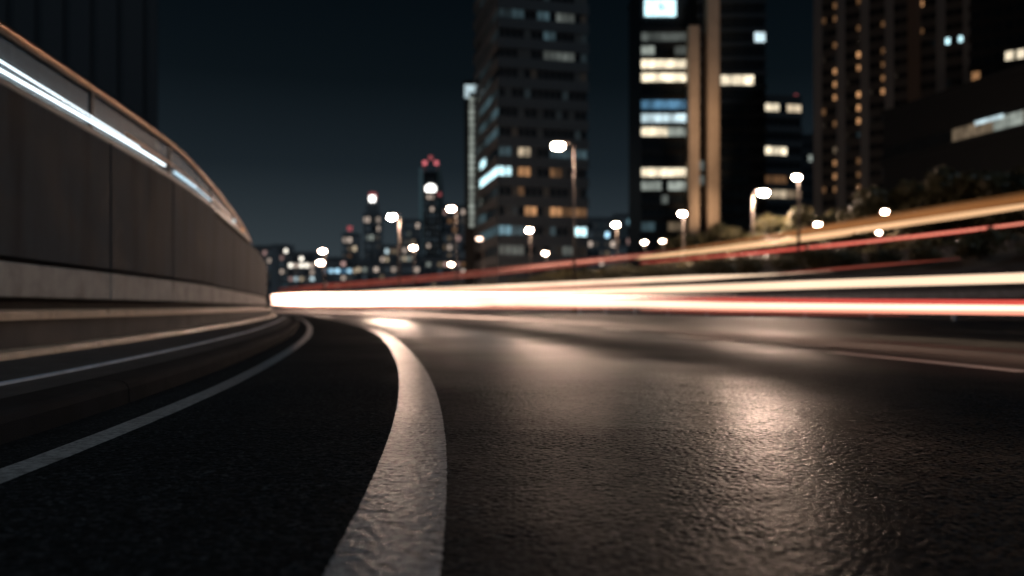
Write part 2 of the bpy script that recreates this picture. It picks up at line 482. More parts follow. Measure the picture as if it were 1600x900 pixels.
I = np.interp
def o_line(d): return -float(I(d, [5, 17, 25, 32, 50], [1.20, 1.35, 1.33, 1.25, 1.10]))
def o_kerb(d): return -float(I(d, [5, 17, 25, 32, 50], [1.50, 1.63, 1.60, 1.50, 1.30]))
def o_strip(d): return -float(I(d, [5, 17, 25, 32, 50], [2.06, 2.22, 2.12, 1.92, 1.60]))
def o_lowk(d): return -float(I(d, [5, 15, 23, 32, 50], [2.83, 2.88, 2.72, 2.36, 1.80]))
def o_cop(d): return -float(I(d, [8, 18, 23, 32, 50], [3.30, 3.14, 2.95, 2.55, 1.94]))
_wd = np.array([-60, 0, 7.75, 11, 14.2, 18.1, 22.9, 26, 32.2, 50, 70, 300.])
_wo = np.array([4.0, 4.0, 3.88, 3.68, 3.50, 3.38, 3.20, 3.10, 2.78, 2.12, 2.0, 2.0])
_wg = np.interp(_gd, _wd, _wo)
_k2 = np.exp(-0.5 * (np.arange(-40, 41) / 18.0) ** 2); _k2 /= _k2.sum()
_wg = np.convolve(np.pad(_wg, 40, mode='edge'), _k2, mode='valid')
def o_wall(d): return -float(I(d, _gd, _wg))

sweep('road', lambda d: [(o_kerb(d) + 0.0, 0.0), (-0.6, 0.0), (0.4, 0.0), (3, 0.0), (8, 0.0), (16, 0.0), (24.2, 0.0)], -14, 250, M['asphalt'], kind='structure')

# near surfacing: every stone of the wearing course as relief
def _hash2(i, j, k):
    h = (i.astype(np.int64) * 374761393 + j.astype(np.int64) * 668265263 + k * 974634777) & 0xFFFFFFFF
    h = ((h ^ (h >> 13)) * 1274126177) & 0xFFFFFFFF
    return ((h ^ (h >> 16)) & 0xFFFFFF) / float(0xFFFFFF)
def _vnoise(x, y, s, k):
    x, y = x / s, y / s
    i, j = np.floor(x), np.floor(y); u, v = x - i, y - j
    u, v = u * u * (3 - 2 * u), v * v * (3 - 2 * v)
    a, b, c, d = _hash2(i, j, k), _hash2(i + 1, j, k), _hash2(i, j + 1, k), _hash2(i + 1, j + 1, k)
    return (a * (1 - u) + b * u) * (1 - v) + (c * (1 - u) + d * u) * v
def _stones(x, y, s, k):
    X_, Y_ = x / s, y / s
    i, j = np.floor(X_), np.floor(Y_)
    h = np.zeros_like(X_)
    for di in (-1, 0, 1):
        for dj in (-1, 0, 1):
            ci, cj = i + di, j + dj
            px, py = ci + 0.1 + 0.8 * _hash2(ci, cj, k), cj + 0.1 + 0.8 * _hash2(ci, cj, k + 1)
            an = _hash2(ci, cj, k + 2) * 3.14159
            ex = 0.62 + 0.5 * _hash2(ci, cj, k + 3)
            dx, dy = X_ - px, Y_ - py
            a = (dx * np.cos(an) + dy * np.sin(an)) / ex; b = (-dx * np.sin(an) + dy * np.cos(an)) * ex
            top = 0.35 + 0.65 * _hash2(ci, cj, k + 4)
            tilt = (_hash2(ci, cj, k + 5) - 0.5) * dx * 0.5 + (_hash2(ci, cj, k + 6) - 0.5) * dy * 0.5
            h = np.maximum(h, (top + tilt) * np.sqrt(np.maximum(0, 1 - np.minimum(1, (a * a + b * b) / 0.52)) ) ** 0.8)
    return h
STONE = 0.0042
def road_height(x, y):
    h = 0.72 * _stones(x, y, 0.0165, 11) + 0.38 * _stones(x, y, 0.0085, 41)
    h = h * (0.65 + 0.5 * _vnoise(x, y, 0.11, 7)) + 0.10 * _vnoise(x, y, 0.0045, 5) + 0.22 * _vnoise(x, y, 0.16, 3)
    return h * STONE
def grid_mesh(name, xs, ys, Zg, mat, Xg=None, Yg=None):
    ny, nx = len(ys), len(xs)
    if Xg is None: Xg, Yg = np.meshgrid(xs, ys)
    co = np.stack([Xg, Yg, Zg], axis=-1).reshape(-1, 3).astype(np.float32)
    a = (np.arange(ny - 1)[:, None] * nx + np.arange(nx - 1)[None, :]).ravel()
    q = np.stack([a, a + 1, a + nx + 1, a + nx], axis=1).astype(np.int32)
    me = bpy.data.meshes.new(name)
    me.vertices.add(len(co)); me.vertices.foreach_set("co", co.ravel())
    me.loops.add(q.size); me.loops.foreach_set("vertex_index", q.ravel())
    me.polygons.add(len(q)); me.polygons.foreach_set("loop_start", np.arange(0, q.size, 4, dtype=np.int32))
    try: me.polygons.foreach_set("loop_total", np.full(len(q), 4, dtype=np.int32))
    except Exception: pass
    lay = me.uv_layers.new(name="UVMap")
    cxs = np.interp(co[:, 1], _gd, _gx); sl = np.interp(co[:, 1], _gd, _gs)
    uv = np.stack([(co[:, 0] - cxs) / np.sqrt(1 + sl * sl), co[:, 1]], axis=1).astype(np.float32)
    lay.data.foreach_set("uv", uv[q.ravel()].ravel())
    me.update(calc_edges=True)
    me.polygons.foreach_set("use_smooth", np.ones(len(q), dtype=bool))
    me.materials.append(mat)
    return link(name, me)
LW = 0.215
def near_patch(name, x0, x1, y0, y1, st, fade):
    xs, ys = np.arange(x0, x1 + st / 2, st), np.arange(y0, y1 + st / 2, st)
    Xg, Yg = np.meshgrid(xs, ys)
    h = road_height(Xg, Yg)
    off = Xg - np.interp(Yg, _gd, _gx)
    sl = np.interp(Yg, _gd, _gs); off = off / np.sqrt(1 + sl * sl)
    under = np.clip((np.abs(off) - (LW / 2 - 0.012)) / 0.012, 0, 1)            # pressed below the painted line
    eo = -np.interp(Yg, [5, 17], [1.20, 1.35]); under = np.minimum(under, np.clip((np.abs(off - eo) - 0.05) / 0.012, 0, 1))
    h = h * (0.25 + 0.75 * under)
    edge = np.minimum.reduce([np.clip((Xg - x0) / fade[0], 0, 1), np.clip((x1 - Xg) / fade[1], 0, 1), np.clip((Yg - y0 + 1e-6) / fade[2], 0, 1), np.clip((ys[-1] - Yg + 1e-6) / fade[3], 0, 1)])
    return grid_mesh(name, xs, ys, 0.0006 + h * edge, M['asphalt_stone'])
o_ = near_patch('road_surfacing', -1.55, 3.5, 1.15, 3.25, 0.0046, (0.05, 0.8, 0.05, 1e-9)); o_["kind"] = "structure"
o_ = near_patch('road_surfacing', -1.62, 4.9, 3.244, 7.4, 0.0076, (0.05, 0.4, 1e-9, 2.6)); o_["kind"] = "structure"

def painted(name, centre, width, d0, d1, near=0.06, z=0.004, mat='paint'):
    r1 = random.Random(len(name) * 37 + int(d0 * 10))
    ds, d = [d0], d0
    while d < d1 - 1e-6:
        d = min(d1, d + max(near, min(3.0, abs(d) * 0.035))); ds.append(d)
    jit = {q: (r1.uniform(-1, 1) * 0.0014, r1.uniform(-1, 1) * 0.0014) for q in ds}
    def pr(d):
        a, b = jit[d]
        c = centre(d)
        return [(c - width / 2 + a, z), (c, z), (c + width / 2 + b, z)]
    return sweep(name, pr, d0, d1, M[mat], ds=ds)

_ys = np.concatenate([np.arange(0.9, 3.3, 0.0046), np.arange(3.3, 7.4, 0.009)])
_us = np.linspace(-LW / 2, LW / 2, 46)
_Y = np.repeat(_ys[:, None], len(_us), 1); _U = np.repeat(_us[None, :], len(_ys), 0)
_sl = np.interp(_Y, _gd, _gs); _n = np.sqrt(1 + _sl ** 2)
_wob = (_vnoise(_Y, _Y * 0 + 3, 0.010, 77) - 0.5) * 0.005
_wx = np.interp(_Y, _gd, _gx) + (_U + _wob * np.sign(_U) * (np.abs(_U) > LW / 2 - 0.008)) / _n
_wy = _Y - _U * _sl / _n
_fd = np.clip((7.35 - _Y) / 2.2, 0, 1)
_zl = 0.0028 + (0.6 * road_height(_wx, _wy) + 0.25 * STONE * _vnoise(_wx, _wy, 0.02, 91)) * _fd
near_line = grid_mesh('paint', _us, _ys, _zl, M['paint_stone'], _wx, _wy)
line_root = empty('lane_line', P(1, 0, 0), 0, 'broad worn white line curving up the middle of the foreground', 'road marking')
sub_later = [near_line]
sub_later.append(painted('paint', lambda d: 0.0, LW, 7.38, 240, z=0.0032))
for q_ in sub_later:
    q_.parent = line_root; q_.matrix_parent_inverse = Matrix.Translation(-Vector(line_root.location))
tag(painted('edge_line', o_line, 0.115, 0.6, 240), 'narrow white edge line beside the kerb on the left', 'road marking')
for i, (a_, b_, lab) in enumerate([(1.2, 3.4, None), (5.45, 7.98, 'long near white lane dash at right, closest to the camera'),
                                   (10.8, 13.15, 'mid-distance white lane dash below the light streaks'),
                                   (15.6, 17.15, 'small faint farther white lane dash near the glowing road'),
                                   (21, 23, 'tiny blurred white lane dash close under the light streaks')]):
    if lab is None and i > 0: lab = 'tiny white lane dash far along the glowing road'
    if lab is None: continue
    c_ = {1: 4.67, 2: 4.95, 3: 5.23}.get(i, 5.3)
    tag(painted('lane_dash', lambda d, c_=c_: c_, 0.20, a_, b_, mat='paint_fresh'), lab, 'road marking', 'dashes of the lane line')
tag(painted('lane_dash', lambda d: 12.0, 0.15, 12.4, 14.9, mat='paint_fresh'), 'thin white lane dash at the right edge of the picture', 'road marking', 'dashes of the lane line')

# kerb of separate stones
kerb = empty('kerb', P(6, -1.6), 0, 'dark concrete kerb of long stones beside the edge line', 'kerb')
def sub(o, root):
    o.parent = root
    o.matrix_parent_inverse = Matrix.Translation(-Vector(root.location))
    return o
kj = [-2.0, 1.25, 4.36, 7.6, 10.9, 14.2, 17.6, 21, 25, 29, 34, 39, 45, 52, 60]
for a_, b_ in zip(kj[:-1], kj[1:]):
    def kp(d):
        k = o_kerb(d)
        return [(k, -0.05), (k - 0.004, 0.075), (k - 0.016, 0.100), (k - 0.040, 0.114), (k - 0.075, 0.119), (k - 0.22, 0.121), (k - 0.22, -0.05)]
    sub(sweep('kerb_stone', kp, a_ + 0.006, b_ - 0.006, M['kerb'], closed=True, smooth=False), kerb)

sweep('walkway', lambda d: [(o_kerb(d) - 0.215, 0.108), (o_strip(d), 0.112), (o_lowk(d) + 0.01, 0.128)], -14, 90, M['walk'], kind='structure')
tag(sweep('edging_strip', lambda d: [(o_strip(d) + 0.014, 0.09), (o_strip(d) + 0.014, 0.124), (o_strip(d) + 0.008, 0.128), (o_strip(d) - 0.014, 0.128), (o_strip(d) - 0.014, 0.09)], -6, 60, M['metal_pale'], closed=True),
    'thin pale metal edging strip set in the dark walkway', 'edging')
lk = empty('low_kerb', P(6, -2.9), 0, 'low rounded kerb with painted warm glint between walkway and barrier', 'kerb')
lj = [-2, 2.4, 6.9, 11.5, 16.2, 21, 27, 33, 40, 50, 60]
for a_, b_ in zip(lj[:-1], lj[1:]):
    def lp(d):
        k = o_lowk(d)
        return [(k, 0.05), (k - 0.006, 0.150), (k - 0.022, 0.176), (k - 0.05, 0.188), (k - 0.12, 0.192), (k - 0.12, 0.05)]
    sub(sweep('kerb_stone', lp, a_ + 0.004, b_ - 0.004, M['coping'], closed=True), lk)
sweep('gutter', lambda d: [(o_lowk(d) - 0.115, 0.10), (o_cop(d) - 0.06, 0.10)], -14, 90, M['walk'], kind='structure')
br = empty('low_barrier', P(6, -3.4), 0, 'low concrete barrier with overhanging coping coloured as warm-lit at wall foot', 'barrier')
sub(sweep('barrier_face', lambda d: [(o_cop(d) - 0.055, 0.0), (o_cop(d) - 0.05, 0.385), (min(o_cop(d) - 0.15, o_wall(d) + 0.02), 0.385), (min(o_cop(d) - 0.15, o_wall(d) + 0.02), 0.0)], -10, 90, M['barrier'], closed=True), br)
cj = [-10, 3.1, 9.6, 16.2, 23, 31, 40, 52, 70, 90]
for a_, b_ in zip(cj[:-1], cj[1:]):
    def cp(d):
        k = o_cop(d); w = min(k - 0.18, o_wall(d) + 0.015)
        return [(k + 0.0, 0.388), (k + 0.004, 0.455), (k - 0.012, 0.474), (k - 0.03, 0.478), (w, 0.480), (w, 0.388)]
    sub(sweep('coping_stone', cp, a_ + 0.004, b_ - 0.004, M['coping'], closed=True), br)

# ------------------------------------------------------------------ retaining wall of large concrete panels
WT, WG, WB = 2.65, 0.97, 0.60
rw = empty('retaining_wall', P(12, -3.7), 0, 'tall curved concrete panel wall along the left of the road', 'wall')
sub(sweep('wall_core', lambda d: [(o_wall(d) - 0.20, -0.02), (o_wall(d) - 0.20, WT - 0.02), (o_wall(d) - 0.45, WT - 0.02), (o_wall(d) - 0.45, -0.02)], -12, 130, M['wall_core'], closed=True), rw)
pj = [-6, -2, 1.6, 4.9, 8.05, 11.15, 14.2, 18.45, 22.6, 26.8, 31, 35.2, 39.5, 44, 49, 54, 59, 65, 72, 80, 90, 105, 128]
for a_, b_ in zip(pj[:-1], pj[1:]):
    step = 0.0 if b_ <= 18.6 else -0.11
    gap = 0.034
    def pp(z0, z1, d):
        k = o_wall(d) + step
        return [(k - 0.005, z0), (k, z0 + 0.012), (k, z1 - 0.012), (k - 0.010, z1), (k - 0.15, z1), (k - 0.15, z0)]
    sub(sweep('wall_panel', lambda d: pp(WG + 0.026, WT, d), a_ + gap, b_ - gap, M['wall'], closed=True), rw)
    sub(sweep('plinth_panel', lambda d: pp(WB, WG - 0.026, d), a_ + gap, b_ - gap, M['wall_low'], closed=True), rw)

# ------------------------------------------------------------------ railing with glass and light tubes on the wall
rl = empty('railing', P(12, -3.75, WT), 0, 'copper handrail with glass and bright white light tubes on wall top', 'railing')
REND = 27.5
def rail_z(d): return float(I(d, [-20, 8, 15, 18.5, 22, 25, 27.5], [3.24, 3.24, 3.30, 3.18, 3.05, 2.93, 2.70]))
def rail_pt(d, dz=0.0, do=0.0): return P(d, o_wall(d) - 0.10 + do, rail_z(d) + dz)
ds_ = stations(-6, REND, 0.3)
mb = MB(); mb.tube([rail_pt(d) for d in ds_], 0.055, 12); sub(mb.build('handrail', M['rail_copper'], None, True), rl)
mb = MB()
mb.tube([P(d, o_wall(d) - 0.10, 2.955 if d < 15 else float(I(d, [15, 25.5], [2.955, 2.80]))) for d in stations(12.0, 25.5, 0.3)], 0.022, 8)
sub(mb.build('glass_rail', M['rail_copper'], None, True), rl)
sub(sweep('base_channel', lambda d: [(o_wall(d) - 0.03, WT - 0.015), (o_wall(d) - 0.03, WT + 0.07), (o_wall(d) - 0.17, WT + 0.07), (o_wall(d) - 0.17, WT - 0.015)], -6, 26.5, M['metal_dark'], closed=True), rl)
posts = [-4.5, -1.2, 2.0, 5.0, 8.0 - 0.75, 10.75, 14.35, 18.4, 22.4, 25.8]
for d in posts:
    p = P(d, o_wall(d) - 0.10)
    mb = MB(); mb.box((p[0], p[1], (WT + rail_z(d)) / 2 + 0.01), (0.05, 0.06, rail_z(d) - WT)); sub(mb.build('post', M['metal_dark']), rl)
for a_, b_ in zip(posts[:-1], posts[1:]):
    sub(sweep('glass_panel', lambda d: [(o_wall(d) - 0.094, WT + 0.10), (o_wall(d) - 0.094, rail_z(d) - 0.10), (o_wall(d) - 0.106, rail_z(d) - 0.10), (o_wall(d) - 0.106, WT + 0.10)], a_ + 0.08, b_ - 0.08, M['glass'], closed=True), rl)
def led(d0, d1, z0, z1, r, mat):
    mb = MB()
    st = stations(d0, d1, 0.25)
    mb.tube([P(d, o_wall(d) - 0.055, z0 + (z1 - z0) * (d - d0) / (d1 - d0)) for d in st], r, 8)
    sub(mb.build('light_tube', mat, None, True), rl)
led(-4.4, 5.0, 2.775, 2.775, 0.010, M['led']); led(5.1, 13.9, 2.775, 2.84, 0.012, M['led'])
led(-4.4, 5.0, 2.92, 2.92, 0.006, M['led']); led(5.1, 12.5, 2.905, 2.865, 0.006, M['led'])
led(14.55, 16.3, 2.835, 2.835, 0.022, M['led_dim']); led(16.35, 18.1, 2.83, 2.81, 0.012, M['led_dim'])
mb = MB(); p = P(22.0, o_wall(22) - 0.03, 2.79); mb.lathe((p[0], p[1], p[2]), [(0.02, -0.05), (0.045, -0.02), (0.045, 0.02), (0.02, 0.05)], 8); sub(mb.build('rail_lamp', M['w_cool'], None, True), rl)
mb = MB(); p = P(24.2, o_wall(24.2) - 0.03, 2.76); mb.lathe((p[0], p[1], p[2]), [(0.02, -0.05), (0.045, -0.02), (0.045, 0.02), (0.02, 0.05)], 8); sub(mb.build('rail_lamp', M['w_orange'], None, True), rl)

# ------------------------------------------------------------------ far side: guard rail, retaining wall, bank and raised road
sweep('embankment', lambda d: [(24.55, 1.9), (26.5, 2.5), (29.4, 3.5), (41.5, 3.5), (46, 3.6), (70, 3.4), (110, 1.5), (170, -0.1)], -8, 240, M['earth'], kind='structure')
sweep('raised_road', lambda d: [(29.6, 3.53), (41.2, 3.53)], -8, 240, M['asphalt'], kind='structure')
fw = empty('roadside_wall', P(30, 24.3), 0, 'long blue-grey concrete wall on the far side of the road', 'wall')
fj = list(np.arange(-2, 60, 6.0)) + list(np.arange(64, 160, 12.0))
for a_, b_ in zip(fj[:-1], fj[1:]):
    sub(sweep('wall_panel', lambda d: [(24.2, -0.02), (24.25, 1.88), (24.2, 1.90), (24.2, 2.05), (24.6, 2.05), (24.6, -0.02)], a_ + 0.02, b_ - 0.02, M['far_wall'], closed=True, near=1.0), fw)
grd = empty('guard_rail', P(28, 22.2), 0, 'pale steel guard rail behind the lowest light streaks', 'guard rail')
for z_ in (0.72,):
    sub(sweep('beam', lambda d: [(22.1, 0.80), (22.06, 0.86), (22.12, 0.92), (22.12, 0.96), (22.06, 1.02), (22.1, 1.10), (22.14, 1.10), (22.14, 0.80)], 2, 60, M['metal_pale'], closed=True, near=1.0), grd)
for d in np.arange(4, 60, 4.0):
    p = P(d, 22.25); mb = MB(); mb.box((p[0], p[1], 0.5), (0.1, 0.14, 1.0)); sub(mb.build('post', M['metal_pale']), grd)

# ================================================================== streaks of vehicle light hanging over the lanes
def streak_mat(name, c, s):
    m, n, l, b = new_mat(name)
    b.inputs["Base Color"].default_value = (0.02, 0.02, 0.02, 1)
    b.inputs["Emission Color"].default_value = (*c, 1)
    geo = n.new("ShaderNodeNewGeometry")
    a = noise(n, l, geo.outputs["Position"], 0.12, 2.0, 0.5)
    mr = maprange(n, l, a.outputs["Fac"], 0.3, 0.7, s * 0.8, s * 1.2)
    l.new(mr.outputs[0], b.inputs["Emission Strength"])
    return m
M['s_white'] = streak_mat('streak_white', (1.0, 0.73, 0.53), 1.8)
M['s_glare'] = streak_mat('streak_glare', (1.0, 0.62, 0.46), 9.5)
M['s_cream'] = streak_mat('streak_cream', (1.0, 0.71, 0.49), 1.45)
M['s_cream2'] = streak_mat('streak_cream_soft', (1.0, 0.58, 0.30), 1.05)
M['s_amber'] = streak_mat('streak_amber', (1.0, 0.38, 0.11), 0.30)
M['s_red'] = streak_mat('streak_red', (1.0, 0.12, 0.09), 0.75)
M['s_redlo'] = streak_mat('streak_red_dim', (1.0, 0.20, 0.13), 0.20)
M['s_brown'] = streak_mat('streak_brown', (1.0, 0.40, 0.12), 0.11)
M['s_pink'] = streak_mat('streak_salmon', (1.0, 0.36, 0.24), 1.3)

def streak(label, off, pts, r, mat, r_end=None, cat='light streak', taper=None):
    """a luminous tube that follows the lane at this offset; pts are (photo column, photo row) it passes through"""
    pts = sorted(pts, key=lambda q: -q[0])
    dd, zz = [], []
    for px, py in pts:
        d = solve_d(px, off)
        p = P(d, off)
        dd.append(d); zz.append(Z(py, p[1]))
    st = stations(dd[0], dd[-1], 0.5)
    zs = np.interp(st, dd, zz)
    if len(zs) > 7:
        kk = np.ones(5) / 5
        zs = np.convolve(np.pad(zs, 2, mode='edge'), kk, mode='valid')
    n = len(st)
    rr = np.interp(st, [dd[0], dd[-1]], [r, r_end if r_end else r])
    m_ = min(6, n // 3)
    for i in range(m_):
        rr[i] *= 0.25 + 0.75 * i / m_; rr[n - 1 - i] *= 0.25 + 0.75 * i / m_
    if taper:
        q_ = max(4, int(n * taper))
        for i in range(q_): rr[i] *= 0.06 + 0.94 * (i / q_) ** 1.4
    mb = MB(); mb.tube([P(d, off, z) for d, z in zip(st, zs)], list(rr), 8)
    o = mb.build('light_streak', M[mat], None, True)
    return tag(o, label, cat, 'streaks of vehicle light over the lanes')

# lowest, widest streak close to eye height
streak('lowest bright white streak just above the road, reaching the right edge', 6.6, [(2700, 495), (1600, 483), (1300, 479.5), (1000, 475.5), (800, 473), (600, 471), (432, 470)], 0.030, 's_white', 0.30)
streak('white streak just above the lowest one, ending left of the middle', 6.9, [(1180, 473), (1000, 470), (800, 466), (620, 464)], 0.05, 's_white', 0.22, taper=0.5)
streak('red streak riding directly above the lowest white streak', 7.4, [(2500, 479), (1600, 473), (1300, 470.5), (1000, 466.5)], 0.026, 's_red', 0.05)
streak('salmon streak right under the lowest white streak', 6.3, [(2600, 502), (1600, 489), (1300, 485.5), (1000, 482.5)], 0.020, 's_pink', 0.03)
streak('dim red streak lowest over the road at right', 6.0, [(1420, 493), (1200, 490), (1000, 486)], 0.014, 's_redlo', 0.03)
# cream streaks above it
streak('long thick cream streak between guard rail and lowest streaks', 9.0, [(2500, 403), (1600, 434), (1300, 443.5), (1000, 453.5), (800, 460), (620, 463)], 0.058, 's_cream', 0.20)
streak('upper cream streak that thins into red above the guard rail', 13.0, [(1300, 424), (1215, 428.5), (1000, 438), (800, 447), (620, 454.5), (530, 458)], 0.085, 's_cream', 0.16, taper=0.22)
streak('faint thin red streak continuing the upper cream one to right', 13.0, [(1500, 404), (1350, 416), (1215, 428)], 0.02, 's_redlo', 0.04)
streak('glaring white streak in the thick bundle beside the wall end', 8.0, [(1150, 462), (900, 464.5), (800, 465), (620, 466), (480, 467), (425, 467)], 0.02, 's_glare', 0.45, taper=0.45)
streak('topmost white streak of the thick bundle beside wall end', 8.6, [(960, 458), (800, 460), (620, 461), (480, 462), (425, 462)], 0.03, 's_glare', 0.40, taper=0.35)
streak('lowest white streak of the thick bundle beside wall end', 7.4, [(1120, 476.5), (800, 474), (620, 473), (480, 474), (425, 474)], 0.02, 's_glare', 0.36, taper=0.4)
streak('soft cream streak skimming the top of the thick bundle', 11.0, [(760, 454), (620, 457), (520, 459), (430, 459)], 0.10, 's_cream2', 0.2)
streak('thin salmon streak along the underside of the thick bundle', 6.9, [(1000, 481.5), (800, 480), (600, 479), (440, 478.5)], 0.02, 's_pink', 0.16)
streak('thin orange streak grazing the top of the thick bundle', 10.2, [(1000, 445.5), (800, 451.5), (640, 455)], 0.03, 's_pink', 0.07)
# streaks on the raised road
streak('broad cream streak climbing to the right edge on raised road', 33.0, [(1800, 291), (1600, 322), (1400, 351), (1200, 379), (1000, 401.5)], 0.15, 's_cream2', 0.16)
streak('thin cream streak hugging the underside of the broad raised one', 32.0, [(1330, 366), (1200, 382), (1080, 396), (960, 407)], 0.10, 's_cream2', 0.12)
streak('brown amber glow streak above the broad raised cream one', 36.0, [(1800, 279), (1600, 311), (1400, 341), (1200, 370), (1060, 390)], 0.24, 's_amber', 0.16)
streak('second amber glow streak topmost of the raised ones', 37.5, [(1800, 272), (1600, 304.5), (1400, 335), (1250, 358)], 0.20, 's_brown', 0.14)
streak('thin red streak below the raised cream ones, reaching right edge', 31.0, [(1800, 321), (1600, 349.5), (1400, 373), (1200, 393.5), (1000, 411)], 0.072, 's_red', 0.10)
streak('salmon core glowing inside the thin red raised streak', 30.78, [(1800, 321), (1600, 349.5), (1400, 373), (1250, 388.5)], 0.042, 's_pink', 0.02)
streak('dim red streak crossing below the tower on raised road', 32.0, [(1060, 397), (900, 413.5), (720, 432.5), (600, 443), (500, 450), (436, 456)], 0.12, 's_redlo', 0.30)
streak('upper dim red streak crossing below the tower on raised road', 35.0, [(1060, 391), (900, 407), (720, 427), (600, 438), (500, 446), (436, 452)], 0.12, 's_redlo', 0.30)
streak('orange red streak between the two dim red ones', 33.5, [(1020, 397.5), (900, 410), (780, 422)], 0.07, 's_pink', 0.06)

# ================================================================== street lamps
def lamp(label, px, py, pole_px, height, strength, scale=1.0, base=None, group='street lamps glowing beyond the road'):
    z = height
    d = (z - EYE) * FPX / (HORIZON - py)
    hx = X(px, d)
    bx_ = X(pole_px, d)
    zb = 0.0 if base is None else base
    root = empty('street_lamp', (bx_, d, zb), 0, label, 'street lamp', group)
    H = z - zb
    mb = MB(); mb.lathe((0, 0, 0), [(0.22, 0), (0.22, 0.5), (0.13, 0.6), (0.13, 0.62)], 10); mb.build('base', M['pole'], root)
    mb = MB(); mb.tube([(0, 0, 0.6), (0, 0, H * 0.5), (0, 0, H + 0.15)], [0.12, 0.10, 0.07], 8); mb.build('pole', M['pole'], root, True)
    dx = hx - bx_
    if abs(dx) < 0.35: dx_arm = 0.0
    else: dx_arm = dx
    mb = MB(); s = 1 if dx >= 0 else -1
    mb.tube([(0, 0, H - 0.2), (dx * 0.35, 0, H + 0.22), (dx * 0.8, 0, H + 0.30), (dx, 0, H + 0.28)], [0.06, 0.055, 0.05, 0.05], 8); mb.build('arm', M['pole'], root, True)
    mb = MB(); mb.lathe((dx, 0, H + 0.10), [(0.30 * scale, 0.10 * scale), (0.30 * scale, 0.16 * scale), (0.24 * scale, 0.24 * scale), (0.1 * scale, 0.28 * scale)], 14, 1.0, 0.6)
    hd = mb.build('lamp_head', M['metal_dark'], root, True)
    mb = MB(); mb.lathe((dx, 0, H + 0.10 - 0.10 * scale), [(0.46 * scale * math.cos(t), 0.26 * scale * math.sin(t)) for t in (-1.45, -1.1, -0.75, -0.4, 0.0, 0.4, 0.75)], 16, 1.0, 0.6)
    k = 'lens_%d' % strength
    if k not in M: M[k] = glow(k, (1.0, 0.70, 0.53), strength)
    mb.build('lens', M[k], hd, True)
    return root

lamp('tallest brightest street lamp in front of the dark banded tower', 872, 228, 897, 14.0, 420, 1.15)
lamp('street lamp glowing between the stone pylons and stepped office block', 1193, 301, 1176, 12.0, 2300, 1.1, 1.5)
lamp('tall slim street lamp right of the lit office block', 1245, 278, 1248, 9.0, 160, 0.62, 3.4)
lamp('street lamp at the foot of the left stone pylon', 1066, 334, 1068, 11.0, 380, 0.95)
lamp('street lamp alone in the gap right of the banded tower', 962, 351, 964, 11.0, 300, 0.95)
lamp('street lamp at right touching the top of the amber streak', 1278, 352, 1276, 7.5, 150, 0.62, 3.4)
lamp('rightmost street lamp above the raised cream streak', 1382, 332, 1377, 7.5, 150, 0.55, 3.4)
lamp('street lamp low against the lower left of banded tower', 827, 360, 829, 11.0, 280, 0.95)
lamp('dim street lamp just left of the banded tower foot', 749, 373, 755, 11.0, 6, 1.1)
lamp('small street lamp right above the red streak, left of tower', 705, 413, 707, 9.0, 60, 1.1)
lamp('small street lamp above the red streak under the tower', 852, 396, 854, 9.0, 60, 0.9)
lamp('street lamp low between the two tapering far towers', 646, 387, 647, 10.0, 80, 1.1)
lamp('bright street lamp on arm left of the tall far tower', 612, 339, 624, 13.0, 1700, 1.15)
lamp('street lamp right of the tall far tower', 705, 326, 713, 13.0, 110, 1.1)
lamp('upper of two street lamps one above another at far left', 504, 392, 508, 10.0, 100, 1.2)
lamp('lower of two street lamps one above another at far left', 501, 410, 506, 9.0, 100, 1.4)
lamp('small street lamp over the hedge below the office block', 1007, 379, 1008, 9.0, 80, 0.75)
lamp('small street lamp at the hedge right of the office block foot', 1035, 377, 1036, 9.0, 25, 0.8)
lamp('small cool street lamp under the raised streak at right', 1373, 365, 1371, 5.6, 60, 0.38, 3.4)
lamp('small low lamp behind the guard rail', 1254, 457, 1256, 1.45, 12, 0.25)

